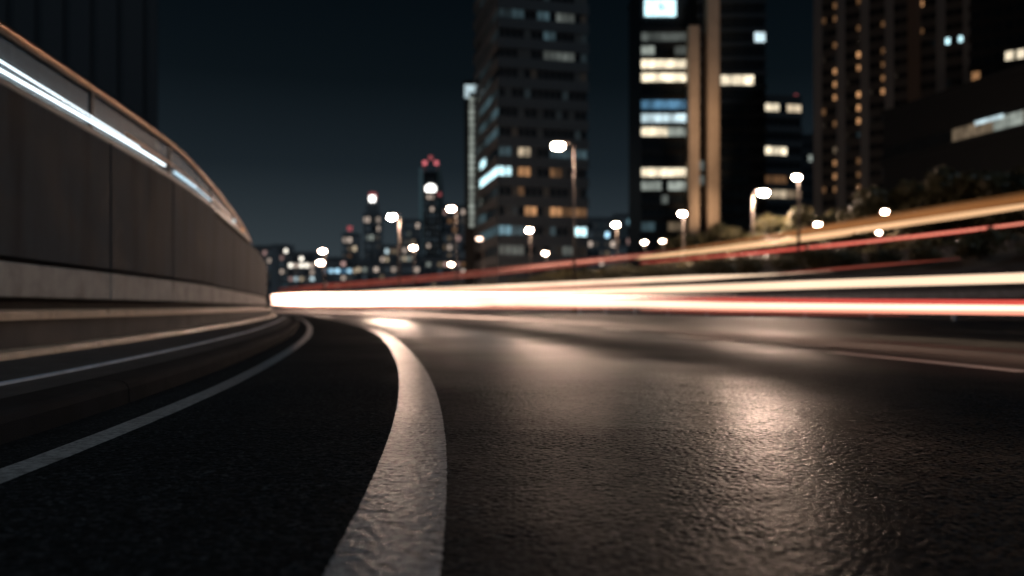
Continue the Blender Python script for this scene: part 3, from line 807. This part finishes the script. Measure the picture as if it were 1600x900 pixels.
# ================================================================== buildings
def facade(root, ang, org, dirn, nrm, Wd, z0, z1, cols, floors, lits, band='f_band', fillx=0.82, fillz=0.6, default='pane', dim=0.0, dims=None, spots=(), piers=None, pier_mat=None, bands=True, inset=0.0, proud=0.35):
    """a grid of separate panes on one face, between floor bands and piers"""
    fh, cw = (z1 - z0) / floors, Wd / cols
    ra = math.atan2(dirn[1], dirn[0])
    R = Matrix.Rotation(ang, 2)
    L = Vector((root.location.x, root.location.y))
    chosen = {}
    for (sx_, sy_, kk) in spots:
        best = None
        for j in range(floors):
            for i in range(cols):
                u = (i + 0.5) * cw
                wp = L + R @ Vector((org[0] + dirn[0] * u, org[1] + dirn[1] * u))
                e_ = math.hypot(800 + FPX * wp.x / wp.y - sx_, HORIZON - FPX * (z0 + (j + 0.5) * fh - EYE) / wp.y - sy_)
                if best is None or e_ < best[0]: best = (e_, i, j)
        chosen[best[1:]] = 'w_' + kk
    for j in range(floors):
        zc = z0 + (j + 0.5) * fh
        if bands:
            u = Wd / 2
            c = (org[0] + dirn[0] * u + nrm[0] * proud / 2, org[1] + dirn[1] * u + nrm[1] * proud / 2, z0 + j * fh + 0.004 * (1 if nrm[0] else 0))
            box('floor_band', c, (Wd + proud * 1.6 * (nrm[1] != 0), proud, fh * (1 - fillz)), M[band], root, ra)
        for i in range(cols):
            u = (i + 0.5) * cw
            c = Vector((org[0] + dirn[0] * u, org[1] + dirn[1] * u))
            wp = L + R @ c
            px, py = 800 + FPX * wp.x / wp.y, HORIZON - FPX * (zc - EYE) / wp.y
            mt = default
            if dim and random.random() < dim: mt = random.choice(dims or ['w_cyan_dim', 'w_dusk', 'w_dusk', 'w_dusk', 'w_dusk2'] if dim < 0.2 or dims else ['w_far_a', 'w_far_a', 'w_far_b', 'w_far_c', 'w_far_c', 'w_far_c', 'w_far_c', 'w_far_a', 'w_far_c', 'w_far_a', 'w_far_c', 'w_far_b', 'w_far_c', 'w_warm_lo', 'w_spot_lo', random.choice(['w_warm', 'w_cool', 'w_pink', 'w_spot_lo']), random.choice(['w_warm', 'w_spot_lo', 'w_pink', 'w_far_b'])])
            for (a, b, c2, d2, kk) in lits:
                if a <= px <= c2 and b <= py <= d2: mt = 'w_' + kk
            mt = chosen.get((i, j), mt)
            o = box('window', (c.x + nrm[0] * 0.05, c.y + nrm[1] * 0.05, zc), (cw * fillx, 0.09, fh * fillz * 0.94), M[mt], root, ra)
    if piers:
        for i in range(cols + 1):
            if i % piers: continue
            u = i * cw
            c = (org[0] + dirn[0] * u + nrm[0] * (proud + 0.1) / 2, org[1] + dirn[1] * u + nrm[1] * (proud + 0.1) / 2, (z0 + z1) / 2)
            box('pier', c, (cw * (1 - fillx) + 0.15, proud + 0.1, z1 - z0 + 0.3), M[pier_mat or band], root, ra)

def building(name, label, pL, dL, pR, dR, D, top, body='f_dark', cat='building', group=None, base=0.0, roof=True):
    a, b = Vector((X(pL, dL), dL)), Vector((X(pR, dR), dR))
    ang = math.atan2(b.y - a.y, b.x - a.x)
    Wd = (b - a).length
    root = empty(name, (a.x, a.y, base), ang, label, cat, group)
    H = top - base
    box('wall', (Wd / 2, D / 2, H / 2), (Wd, D, H), M[body], root)
    if roof:
        box('roof', (Wd / 2, D / 2, H + 0.45), (Wd + 0.5, D + 0.5, 0.9), M[body], root)
    return root, ang, Wd, H

# --- dark banded tower in the middle
d1 = 150.0
bt, ang, Wd, H = building('office_tower', 'dark tower with horizontal bands filling the middle of the skyline', 779, d1, 917, d1 + 4.0, 24, 78)
lits = [(803, 4, 820, 24, 'cyan_lo'), (842, 4, 858, 26, 'cyan_lo'), (864, 4, 900, 30, 'pale_lo'), (798, 30, 818, 46, 'cyan_dim'), (808, 56, 826, 76, 'cyan_dim'), (850, 56, 866, 76, 'cyan_lo'),
        (812, 88, 832, 108, 'warm_lo'), (844, 86, 900, 112, 'pale_lo'), (795, 152, 808, 170, 'cyan_dim'), (818, 186, 834, 206, 'orange_lo'), (848, 182, 902, 208, 'cyan_lo'), (870, 186, 890, 204, 'pale_lo'),
        (783, 224, 797, 242, 'cyan_lo'), (808, 224, 828, 244, 'warm'), (856, 226, 918, 248, 'cyan_lo'), (779, 252, 798, 282, 'cyan_hi'), (808, 258, 825, 280, 'orange'), (856, 256, 876, 280, 'orange_lo'),
        (806, 284, 822, 304, 'orange_lo'), (822, 312, 842, 340, 'orange'), (858, 312, 876, 340, 'orange'), (880, 312, 918, 340, 'orange_lo'), (779, 344, 799, 374, 'cyan'), (804, 344, 824, 374, 'cyan_lo'), (858, 344, 873, 374, 'cyan_lo'),
        (896, 344, 919, 374, 'cyan_hi'), (779, 376, 815, 394, 'pale_lo'), (876, 378, 898, 402, 'pale_lo')]
facade(bt, ang, (0, 0), (1, 0), (0, -1), Wd, 2, 76.5, 14, 20, lits, fillx=0.80, fillz=0.46, dim=0.35, dims=['w_dusk', 'w_dusk', 'w_dusk', 'w_dusk2', 'w_cyan_dim', 'w_dusk'])
litl = [(748, 256, 780, 290, 'cyan_hi'), (748, 160, 780, 186, 'cyan_lo'), (748, 196, 780, 222, 'cyan_lo'), (754, 98, 770, 118, 'cyan_dim'), (768, 224, 780, 240, 'cyan_lo'), (748, 340, 780, 372, 'cyan_lo'), (766, 10, 779, 60, 'cyan_dim'), (748, 222, 766, 246, 'cyan_dim')]
facade(bt, ang, (0, 24), (0, -1), (-1, 0), 24, 2, 76.5, 4, 20, litl, band='f_slate', fillx=0.9, fillz=0.5, dim=0.6, dims=['w_dusk', 'w_dusk', 'w_cyan_dim'])

# --- slim dark tower with a column of lights
st_, ang, Wd, H = building('slim_tower', 'slim dark tower with a vertical string of white lights', 726, 172, 748, 172, 10, Z(133, 172), body='f_black')
box('lit_crown', (Wd * 0.5, -0.12, H - 0.6), (Wd, 0.24, 1.9), M['w_cool'], st_)
box('crown_light', (0.5, -0.35, H - 1.7), (1.0, 0.3, 2.2), M['w_cool'], st_)
zz = Z(156, 172)
while zz > Z(352, 172):
    box('light_panel', (Wd * 0.5, -0.12, zz), (0.95, 0.2, 0.95), M['w_pale'], st_); zz -= 1.35

# --- office block with lit floors, stone pylons, dark tower behind them
ob, ang, Wd, H = building('office_block', 'dark office block with bright strips of lit floors and cyan roof sign', 1002, 205, 1075, 205, 22, Z(-34, 205))
sg = box('roof_sign', (Wd * 0.40, -0.30, Z(13, 205)), (8.0, 0.45, 4.2), M['w_cyan_hi'], ob)
mb = MB(); mb.box((Wd * 0.40, -0.56, Z(11, 205)), (1.0, 0.06, 0.9)); mb.box((Wd * 0.40 + 0.35, -0.565, Z(13, 205)), (0.5, 0.06, 1.5)); mb.build('sign_emblem', M['w_cyan'], ob)
lits = [(1000, 48, 1078, 62, 'pale_lo'), (1000, 63, 1020, 82, 'pale'), (1058, 63, 1078, 82, 'pale_lo'), (1000, 83, 1078, 103, 'warm_hi'), (1000, 104, 1078, 124, 'warm_hi'), (1000, 144, 1078, 166, 'blue'),
        (1000, 182, 1078, 201, 'cool'), (1000, 202, 1040, 222, 'warm_hi'), (1042, 202, 1078, 222, 'pale'), (1000, 254, 1078, 274, 'warm_hi'), (1000, 275, 1032, 296, 'pale'), (1044, 275, 1078, 296, 'pale'),
        (1030, 297, 1044, 315, 'pale_lo'), (1000, 338, 1022, 358, 'cyan_lo'), (1046, 348, 1076, 364, 'warm_lo')]
facade(ob, ang, (0, 0), (1, 0), (0, -1), Wd, Z(480, 205) - 0.5 + 2.1, Z(26, 205), 7, 21, lits, band='f_black', fillx=0.96, fillz=0.66)
dt, ang, Wd, H = building('dark_tower', 'very dark tower with one lit window right of the stone pylons', 1090, 214, 1196, 214, 26, Z(-45, 214), body='f_black')
lits = [(1133, 108, 1176, 134, 'warm_hi'), (1180, 46, 1204, 72, 'cool'), (1086, 196, 1102, 214, 'pale_lo'), (1086, 250, 1102, 268, 'pale_lo'), (1086, 280, 1102, 300, 'pale_lo')]
facade(dt, ang, (0, 0), (1, 0), (0, -1), Wd, 2, Z(-20, 214), 6, 22, lits, band='f_dark', fillx=0.9, fillz=0.7)
for (a_, b_, tp, lab) in ((1074, 1090, 44, 'shorter stone pylon beside the lit office block'), (1103, 1121, -30, 'taller stone pylon rising out of the picture')):
    d = 203.0
    root = empty('stone_pylon', (X((a_ + b_) / 2, d), d, 0), 0, lab, 'pylon', 'stone pylons lit from below')
    w = (b_ - a_) / FPX * d; h = Z(tp, d)
    z_ = 0.0; k = 0
    while z_ < h:
        hh = min(9.0, h - z_)
        box('stone_course', (0, 0, z_ + hh / 2), (w, 4.0, hh - 0.06), M['f_stone'], root); z_ += hh; k += 1
    fl = empty('floodlight', (X((a_ + b_) / 2, d), d - 24.0, 3.0), 0, ('ground floodlight aimed up the shorter stone pylon' if tp > 0 else 'ground floodlight aimed up the taller stone pylon'), 'floodlight')
    mb = MB(); mb.box((0, 0, 0.25), (0.9, 0.5, 0.45)); mb.build('housing', M['metal_dark'], fl)
    for aim, en in ((10, 26000), (26, 42000), (44, 52000), (60, 40000)):
        ld = bpy.data.lights.new('floodlight_beam', 'SPOT'); ld.energy = en; ld.color = (1.0, 0.66, 0.40); ld.spot_size = math.radians(22); ld.spot_blend = 1.0; ld.shadow_soft_size = 0.3
        lo = bpy.data.objects.new('beam', ld); col.objects.link(lo); lo.parent = fl; lo.location = (0, 0, 0.7)
        lo.rotation_euler = (math.radians(90) + math.atan2(aim - 3.7, 22.0), 0, 0)

# --- stepped office block
sb, ang, Wd, H = building('apartment_block', 'shorter block with bright window strips right of the dark tower', 1195, 225, 1252, 227, 18, Z(152, 225))
lits = [(1190, 162, 1223, 182, 'warm_hi'), (1224, 162, 1254, 182, 'warm'), (1190, 194, 1229, 212, 'warm_hi'), (1229, 194, 1254, 212, 'orange_lo'), (1190, 218, 1229, 238, 'warm_hi'), (1212, 239, 1232, 256, 'warm_hi'), (1190, 239, 1212, 256, 'warm_lo'), (1232, 239, 1254, 256, 'orange_lo'),
        (1192, 264, 1232, 283, 'orange_lo'), (1200, 292, 1232, 310, 'warm'), (1232, 292, 1254, 310, 'warm_lo')]
facade(sb, ang, (0, 0), (1, 0), (0, -1), Wd, 2, Z(156, 225), 5, 14, lits, band='f_dark', fillx=0.9, fillz=0.55)
box('beacon', (Wd * 0.9, 1, H + 1.2), (0.7, 0.7, 0.7), M['w_red_lo'], sb)

# --- large residential tower with orange lights
rt, ang, Wd, H = building('residential_tower', 'large dim residential tower with columns of orange windows', 1278, 188, 1512, 172, 26, Z(-40, 180), body='f_black')
od = [(1297, 14), (1300, 20), (1297, 65), (1297, 112), (1297, 139), (1297, 152), (1297, 183), (1297, 194), (1288, 30), (1312, 14), (1336, 4), (1341, 39), (1341, 49), (1341, 87), (1341, 104), (1342, 138), (1341, 169), (1341, 183),
      (1381, 29), (1381, 41), (1381, 79), (1381, 97), (1381, 127), (1381, 140), (1447, 2), (1447, 39), (1298, 266), (1299, 280), (1315, 263), (1340, 258), (1336, 270), (1345, 270)]
spots = [(x, y, 'orange' if random.random() < .55 else 'orange_lo') for x, y in od]
lits = []
lits += [(1474, 52, 1511, 73, 'cyan_hi'), (1440, 136, 1462, 150, 'orange_lo'), (1330, 310, 1352, 326, 'pale_lo'), (1332, 324, 1348, 340, 'green'), (1340, 200, 1356, 218, 'cyan_dim'), (1292, 220, 1306, 236, 'warm_lo'), (1286, 292, 1306, 312, 'orange_lo'), (1334, 290, 1356, 306, 'orange_lo')]
facade(rt, ang, (0, 0), (1, 0), (0, -1), Wd, 2, Z(-38, 180), 12, 24, lits, band='f_mid', dim=0.15, dims=['w_dusk', 'w_dusk2', 'w_dusk2'], fillx=0.34, fillz=0.46, piers=2, pier_mat='f_slate', spots=spots)
box('stone_pier', (Wd * 0.665, -0.5, H / 2), (2.6, 1.9, H - 0.4), M['f_brown'], rt)

# --- low dark building at right and tower behind it
lb, ang, Wd, H = building('low_building', 'low unlit dark building at right with one lit ribbon window', 1380, 128, 1680, 96, 22, Z(178, 126), body='f_black')
lits = [(1496, 170, 1542, 226, 'warm_lo'), (1542, 170, 1590, 226, 'pale'), (1590, 160, 1700, 226, 'warm_lo')]
facade(lb, ang, (0, 0), (1, 0), (0, -1), Wd, H - 7.5, H - 4.5, 14, 1, [q for q in lits], band='f_black', fillx=0.92, fillz=0.62)
for k in range(6):
    box('ceiling_light', (Wd * (0.57 + 0.022 * k), -0.16, H - 5.15), (0.9, 0.12, 0.5), M['w_cool'], lb)
rt2, ang, Wd, H = building('black_tower', 'nearly black tower at the right edge behind the low building', 1516, 160, 1680, 150, 24, Z(-60, 155), body='f_black')
lits = [(1572, 78, 1612, 100, 'warm_hi'), (1508, 116, 1528, 142, 'orange')]
facade(rt2, ang, (0, 0), (1, 0), (0, -1), Wd, 30, Z(-50, 155), 9, 12, lits, band='f_black', fillx=0.7, fillz=0.6)
nb, ang, Wd, H = building('narrow_block', 'narrow dark block in the gap beside the residential tower', 1253, 260, 1279, 260, 16, Z(214, 260))
facade(nb, ang, (0, 0), (1, 0), (0, -1), Wd, 2, Z(218, 260), 3, 13, [(1266, 246, 1279, 260, 'pale'), (1260, 290, 1272, 304, 'orange_lo')], band='f_dark', fillx=0.7, fillz=0.55)

# --- very dark block behind the wall at left
lf, ang, Wd, H = building('shadowed_block', 'barely visible black block behind the wall at upper left', -160, 260, 245, 290, 24, 150, body='f_shade')
for k in range(9):
    box('pier', (Wd * (0.08 + 0.11 * k), -0.4, H / 2), (1.6, 0.8, H - 1), M['f_dark'], lf)

# --- far skyline at left and centre
FG = 'far towers of the skyline'
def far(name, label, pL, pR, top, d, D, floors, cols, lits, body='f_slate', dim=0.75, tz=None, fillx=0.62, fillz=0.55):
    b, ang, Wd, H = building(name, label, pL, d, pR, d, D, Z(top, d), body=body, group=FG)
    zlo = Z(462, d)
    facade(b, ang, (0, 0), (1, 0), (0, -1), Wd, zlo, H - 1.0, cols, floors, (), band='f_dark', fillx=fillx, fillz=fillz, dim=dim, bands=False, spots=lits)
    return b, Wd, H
def sq(pts, r=6): return pts
# tall tapering tower with bright edges
d = 620.0
tt = empty('tapered_tower', (X(673, d), d, 0), 0, 'tall far tapering tower with glowing edges and red beacons', 'tower', FG)
def tz(py): return Z(py, d)
def tx(px): return X(px, d) - X(673, d)
prof = [(0, 656, 692), (tz(400), 656, 692), (tz(330), 657, 691), (tz(290), 659, 689), (tz(268), 661, 687)]
v, f = [], []
for z_, a_, b_ in prof:
    v += [(tx(a_), 0, z_), (tx(b_), 0, z_), (tx(b_), 16, z_), (tx(a_), 16, z_)]
for i in range(len(prof) - 1):
    for k in range(4): f.append((i * 4 + k, i * 4 + (k + 1) % 4, i * 4 + 4 + (k + 1) % 4, i * 4 + 4 + k))
f.append(tuple(len(v) - 4 + k for k in range(4)))
mesh('shaft', v, f, M['f_dark'], tt)
for a_, mt, y0, y1 in ((658, 'w_cyan_lo', 262, 405), (686, 'w_cyan_dim', 262, 330)):
    zt, zb = tz(y0), tz(y1)
    box('edge_light', (tx(a_), -0.5, (zt + zb) / 2), (2.4, 1.0, zt - zb), M[mt], tt)
for a_ in (662, 684): box('horn', (tx(a_), 6, tz(263)), (2.2, 8, 8.0), M['f_slate'], tt)
for a_, y_, m_ in ((664, 255, 'w_red'), (682, 255, 'w_red'), (673, 247, 'w_red_lo'), (687, 304, 'w_red_lo')):
    box('beacon', (tx(a_), -1.2, tz(y_)), (2.6, 2.0, 2.6), M[m_], tt)
box('mast', (0, 6, tz(258)), (0.6, 0.6, 12), M['f_dark'], tt)
box('crown_sign', (0, -0.8, tz(295)), (7.5, 1.2, 4.0), M['w_white_hi'], tt)
box('crown_sign', (0, -0.8, tz(291)), (3.5, 1.2, 2.5), M['w_white_hi'], tt)
for j in range(14):
    for i in range(5):
        r_ = random.random()
        mt = 'w_far_a' if r_ < .3 else ('w_spot_lo' if r_ < .35 else 'w_far_c')
        box('window', (tx(664 + i * 5.6), -0.25, tz(308 + j * 9.5)), (1.9, 0.5, 2.6), M[mt], tt)
# second tapering tower
b, Wd, H = far('spire_tower', 'far tower with white light on top, left of tall one', 568, 594, 334, 560, 12, 9, 5, sq([(576, 327, 'spot_lo'), (589, 340, 'spot_lo'), (590, 360, 'spot_lo'), (576, 372, 'pale'), (582, 369, 'pale'), (570, 350, 'spot_lo')]))
box('upper_storeys', (Wd * 0.5, 5, H + 4), (Wd * 0.7, 8, 8.0), M['f_slate'], b)
box('cap', (Wd * 0.5, 5, H + 9), (Wd * 0.4, 5, 2.5), M['f_slate'], b)
box('beacon_light', (Wd * 0.5, 1.5, Z(310, 560)), (3.6, 2, 3.6), M['w_white_hi'], b)
box('beacon', (Wd * 0.5, 3.5, Z(306, 560)), (5.0, 2, 5.4), M['w_red_lo'], b)
FB = [  # name, label, pL, pR, top, d, floors, cols, lit
    ('city_block', 'low far block with red beacon and pale windows', 535, 558, 366, 520, 7, 3, [(541, 372, 'spot_lo'), (549, 372, 'spot_lo'), (545, 396, 'orange_lo')]),
    ('city_block', 'dark far block right of the white-topped far tower', 594, 622, 384, 540, 6, 4, [(600, 410, 'spot_lo'), (616, 398, 'warm_lo')]),
    ('city_block', 'far block with a wide pale window left of tall tower', 622, 656, 344, 580, 9, 5, [(637, 369, 'pale_lo'), (651, 350, 'spot_lo'), (628, 398, 'pale'), (636, 398, 'pale'), (645, 398, 'pale_lo')]),
    ('city_block', 'far block with warm windows right of the tall tower', 692, 727, 322, 500, 10, 5, [(700, 341, 'orange_lo'), (707, 345, 'orange_lo'), (697, 387, 'warm_lo'), (705, 387, 'spot_lo'), (712, 360, 'orange_lo'), (700, 402, 'warm_lo')]),
    ('city_block', 'low far block at the slim tower foot with cyan light', 728, 752, 366, 420, 6, 3, [(736, 383, 'cool'), (733, 408, 'warm_lo'), (745, 408, 'warm_lo')]),
    ('city_block', 'leftmost low far block next to the wall end', 396, 424, 386, 430, 6, 4, [(414, 394, 'pink'), (420, 408, 'spot_lo'), (410, 420, 'spot_lo')]),
    ('city_block', 'far block with one white window near the wall end', 424, 450, 384, 470, 7, 4, [(446, 392, 'spot'), (429, 408, 'spot_lo'), (437, 421, 'spot_lo'), (434, 433, 'pink'), (445, 442, 'cyan_lo')]),
    ('city_block', 'far block with several bright white windows at left', 450, 492, 396, 400, 6, 5, [(453, 420, 'spot'), (469, 406, 'spot'), (468, 417, 'spot'), (478, 416, 'spot'), (486, 422, 'spot_lo'), (466, 434, 'cool'), (458, 433, 'pink'), (486, 433, 'cool')]),
    ('city_block', 'low far block showing a blue-white lit frontage', 494, 560, 404, 440, 5, 7, [(510, 428, 'blue'), (522, 427, 'blue_hi'), (528, 427, 'blue_hi'), (540, 427, 'blue'), (549, 428, 'blue_hi'), (500, 438, 'cool')]),
    ('city_block', 'long low grey far block under the two far towers', 556, 656, 412, 360, 4, 11, [(566, 374, 'pale')]),
    ('city_block', 'low far block below tall tower with one pale window', 656, 728, 404, 340, 5, 8, [(673, 418, 'pale'), (690, 410, 'warm_lo'), (720, 408, 'orange_lo')]),
    ('city_block', 'low block with blue window in gap beside banded tower', 918, 962, 342, 420, 8, 5, [(953, 366, 'blue_hi'), (940, 352, 'cyan_dim'), (926, 380, 'spot_lo')]),
    ('city_block', 'low block with cyan window left of the lit office block', 962, 1004, 336, 460, 8, 5, [(983, 347, 'cyan'), (992, 352, 'cyan_lo'), (975, 366, 'cyan_dim')]),
    ('city_block', 'low block beside the foot of the banded tower', 740, 812, 392, 240, 3, 8, [(752, 412, 'warm_lo'), (790, 404, 'spot_lo'), (800, 404, 'spot_lo'), (776, 400, 'orange_lo')]),
]
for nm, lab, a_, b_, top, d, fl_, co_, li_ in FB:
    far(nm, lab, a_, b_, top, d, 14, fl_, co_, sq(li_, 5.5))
b_o = [o for o in col.objects if o.get("label") == 'low far block with red beacon and pale windows'][0]
box('beacon', (4.8, 0, Z(357, 520)), (2.6, 2, 2.6), M['w_red_lo'], b_o)

# ================================================================== planting
def leaf_mesh(name, blobs, count, size, mat, seed):
    r = np.random.default_rng(seed)
    wts = np.array([b[3] * b[4] * b[5] for b in blobs]) ** 0.7; wts /= wts.sum()
    pick = r.choice(len(blobs), count, p=wts)
    B = np.array(blobs)[pick]
    dirs = r.normal(size=(count, 3)); dirs /= np.linalg.norm(dirs, axis=1)[:, None]
    rad = r.uniform(0.35, 1.05, count) ** 0.6
    c = B[:, :3] + dirs * B[:, 3:6] * rad[:, None]
    c[:, 2] = np.maximum(c[:, 2], 0.05)
    t = r.normal(size=(count, 3)); t /= np.linalg.norm(t, axis=1)[:, None]
    u = np.cross(t, dirs); u /= np.linalg.norm(u, axis=1)[:, None] + 1e-6
    s = size * r.uniform(0.6, 1.3, count)[:, None]
    v = np.stack([c - t * s, c + u * s * 0.5, c + t * s, c - u * s * 0.5], axis=1).reshape(-1, 3)
    f = np.arange(count * 4).reshape(-1, 4)
    me = bpy.data.meshes.new(name)
    me.from_pydata(v.tolist(), [], f.tolist())
    me.materials.append(mat); me.update()
    return me

def shrub_mesh(seed, mat):
    r = random.Random(seed)
    bl = [(r.uniform(-.7, .7), r.uniform(-.6, .6), r.uniform(.35, .8), r.uniform(.45, .75), r.uniform(.45, .7), r.uniform(.35, .6)) for _ in range(6)]
    return leaf_mesh('shrub_leaves_%d' % seed, bl, 1100, 0.11, mat, seed)
def stem_mesh(seed):
    r = random.Random(seed); mb = MB()
    for k in range(5):
        mb.tube([(r.uniform(-.1, .1), r.uniform(-.1, .1), -0.1), (r.uniform(-.4, .4), r.uniform(-.4, .4), 0.9)], [0.03, 0.012], 5)
    me = bpy.data.meshes.new('shrub_stems'); me.from_pydata(mb.v, [], mb.f); me.materials.append(M['bark']); return me
SH = [(shrub_mesh(s, M['leaf_dry'] if s % 2 else M['leaf']), stem_mesh(s)) for s in range(4)]
def shrub(d, off, z, sc, label, group):
    lm, sm = SH[random.randrange(4)]
    p = P(d, off, z)
    root = empty('shrub', p, random.uniform(0, 6.3), label, 'shrub', group)
    root.scale = (sc * random.uniform(.9, 1.25), sc * random.uniform(.9, 1.25), sc * random.uniform(.85, 1.2))
    link('foliage', lm, root); link('stem', sm, root)
d = 22.0
while d < 92:
    shrub(d, 27.2 + random.uniform(-.5, .5), 2.55, random.uniform(0.75, 1.05), 'rounded shrub of the hedge on the bank below the raised road', 'hedge shrubs below the raised road')
    d += random.uniform(2.0, 2.9)
d = 34.0
while d < 100:
    shrub(d, 43.4 + random.uniform(-.8, .8), 3.45, random.uniform(1.6, 2.3), 'lamp-lit shrub of the hedge behind the raised road', 'hedge shrubs behind the raised road')
    d += random.uniform(2.6, 3.8)

def tree_meshes(seed):
    r = random.Random(seed); mb = MB()
    mb.tube([(0, 0, -0.2), (0.05, 0, 1.2), (r.uniform(-.15, .15), r.uniform(-.15, .15), 2.6), (r.uniform(-.3, .3), 0, 4.2)], [0.20, 0.15, 0.12, 0.06], 8)
    bl = []
    for k in range(11):
        a, h, ra = r.uniform(0, 6.28), r.uniform(2.6, 5.6), r.uniform(0.5, 1.9)
        tip = (math.cos(a) * ra, math.sin(a) * ra, h)
        mb.tube([(0, 0, r.uniform(1.4, 2.8)), (tip[0] * .5, tip[1] * .5, h - .6), tip], [0.07, 0.05, 0.02], 5)
        bl.append((*tip, r.uniform(.7, 1.15), r.uniform(.7, 1.15), r.uniform(.5, .85)))
    tm = bpy.data.meshes.new('tree_trunk'); tm.from_pydata(mb.v, [], mb.f); tm.materials.append(M['bark'])
    return tm, leaf_mesh('tree_crown_%d' % seed, bl, 3600, 0.19, M['leaf'], seed + 50)
TR = [tree_meshes(s) for s in range(3)]
def tree(px, d, ztop, label, zb=3.3, k=0):
    sc = (ztop - zb) / 6.2
    root = empty('tree', (X(px, d), d, zb), random.uniform(0, 6.3), label, 'tree', 'dark trees on the bank')
    root.scale = (sc * 1.15, sc * 1.15, sc)
    link('trunk', TR[k % 3][0], root); link('crown', TR[k % 3][1], root)
TL = [(1176, 92, 346, 'small tree by the lamp at the foot of the dark tower'), (1216, 86, 334, 'tree under the stepped block beside a lamp pole'), (1268, 80, 322, 'tree below the narrow dark block'),
      (1312, 76, 316, 'left of two dark trees under the residential tower'), (1352, 74, 326, 'right of two dark trees under the residential tower'), (1404, 68, 280, 'dark tree at the left corner of the low building'),
      (1448, 66, 274, 'dark tree in front of the low building, left of its lit windows'), (1496, 64, 268, 'dark tree under the left end of the lit ribbon window'), (1545, 62, 262, 'dark tree below the bright ribbon window'),
      (1598, 60, 256, 'dark tree cut by the right edge of the picture'), (1125, 110, 352, 'small tree in front of the taller stone pylon'), (1072, 118, 362, 'small tree in front of the shorter stone pylon')]
for i, (px, d, py, lab) in enumerate(TL):
    tree(px, d, Z(py, d), lab, 3.3, i)
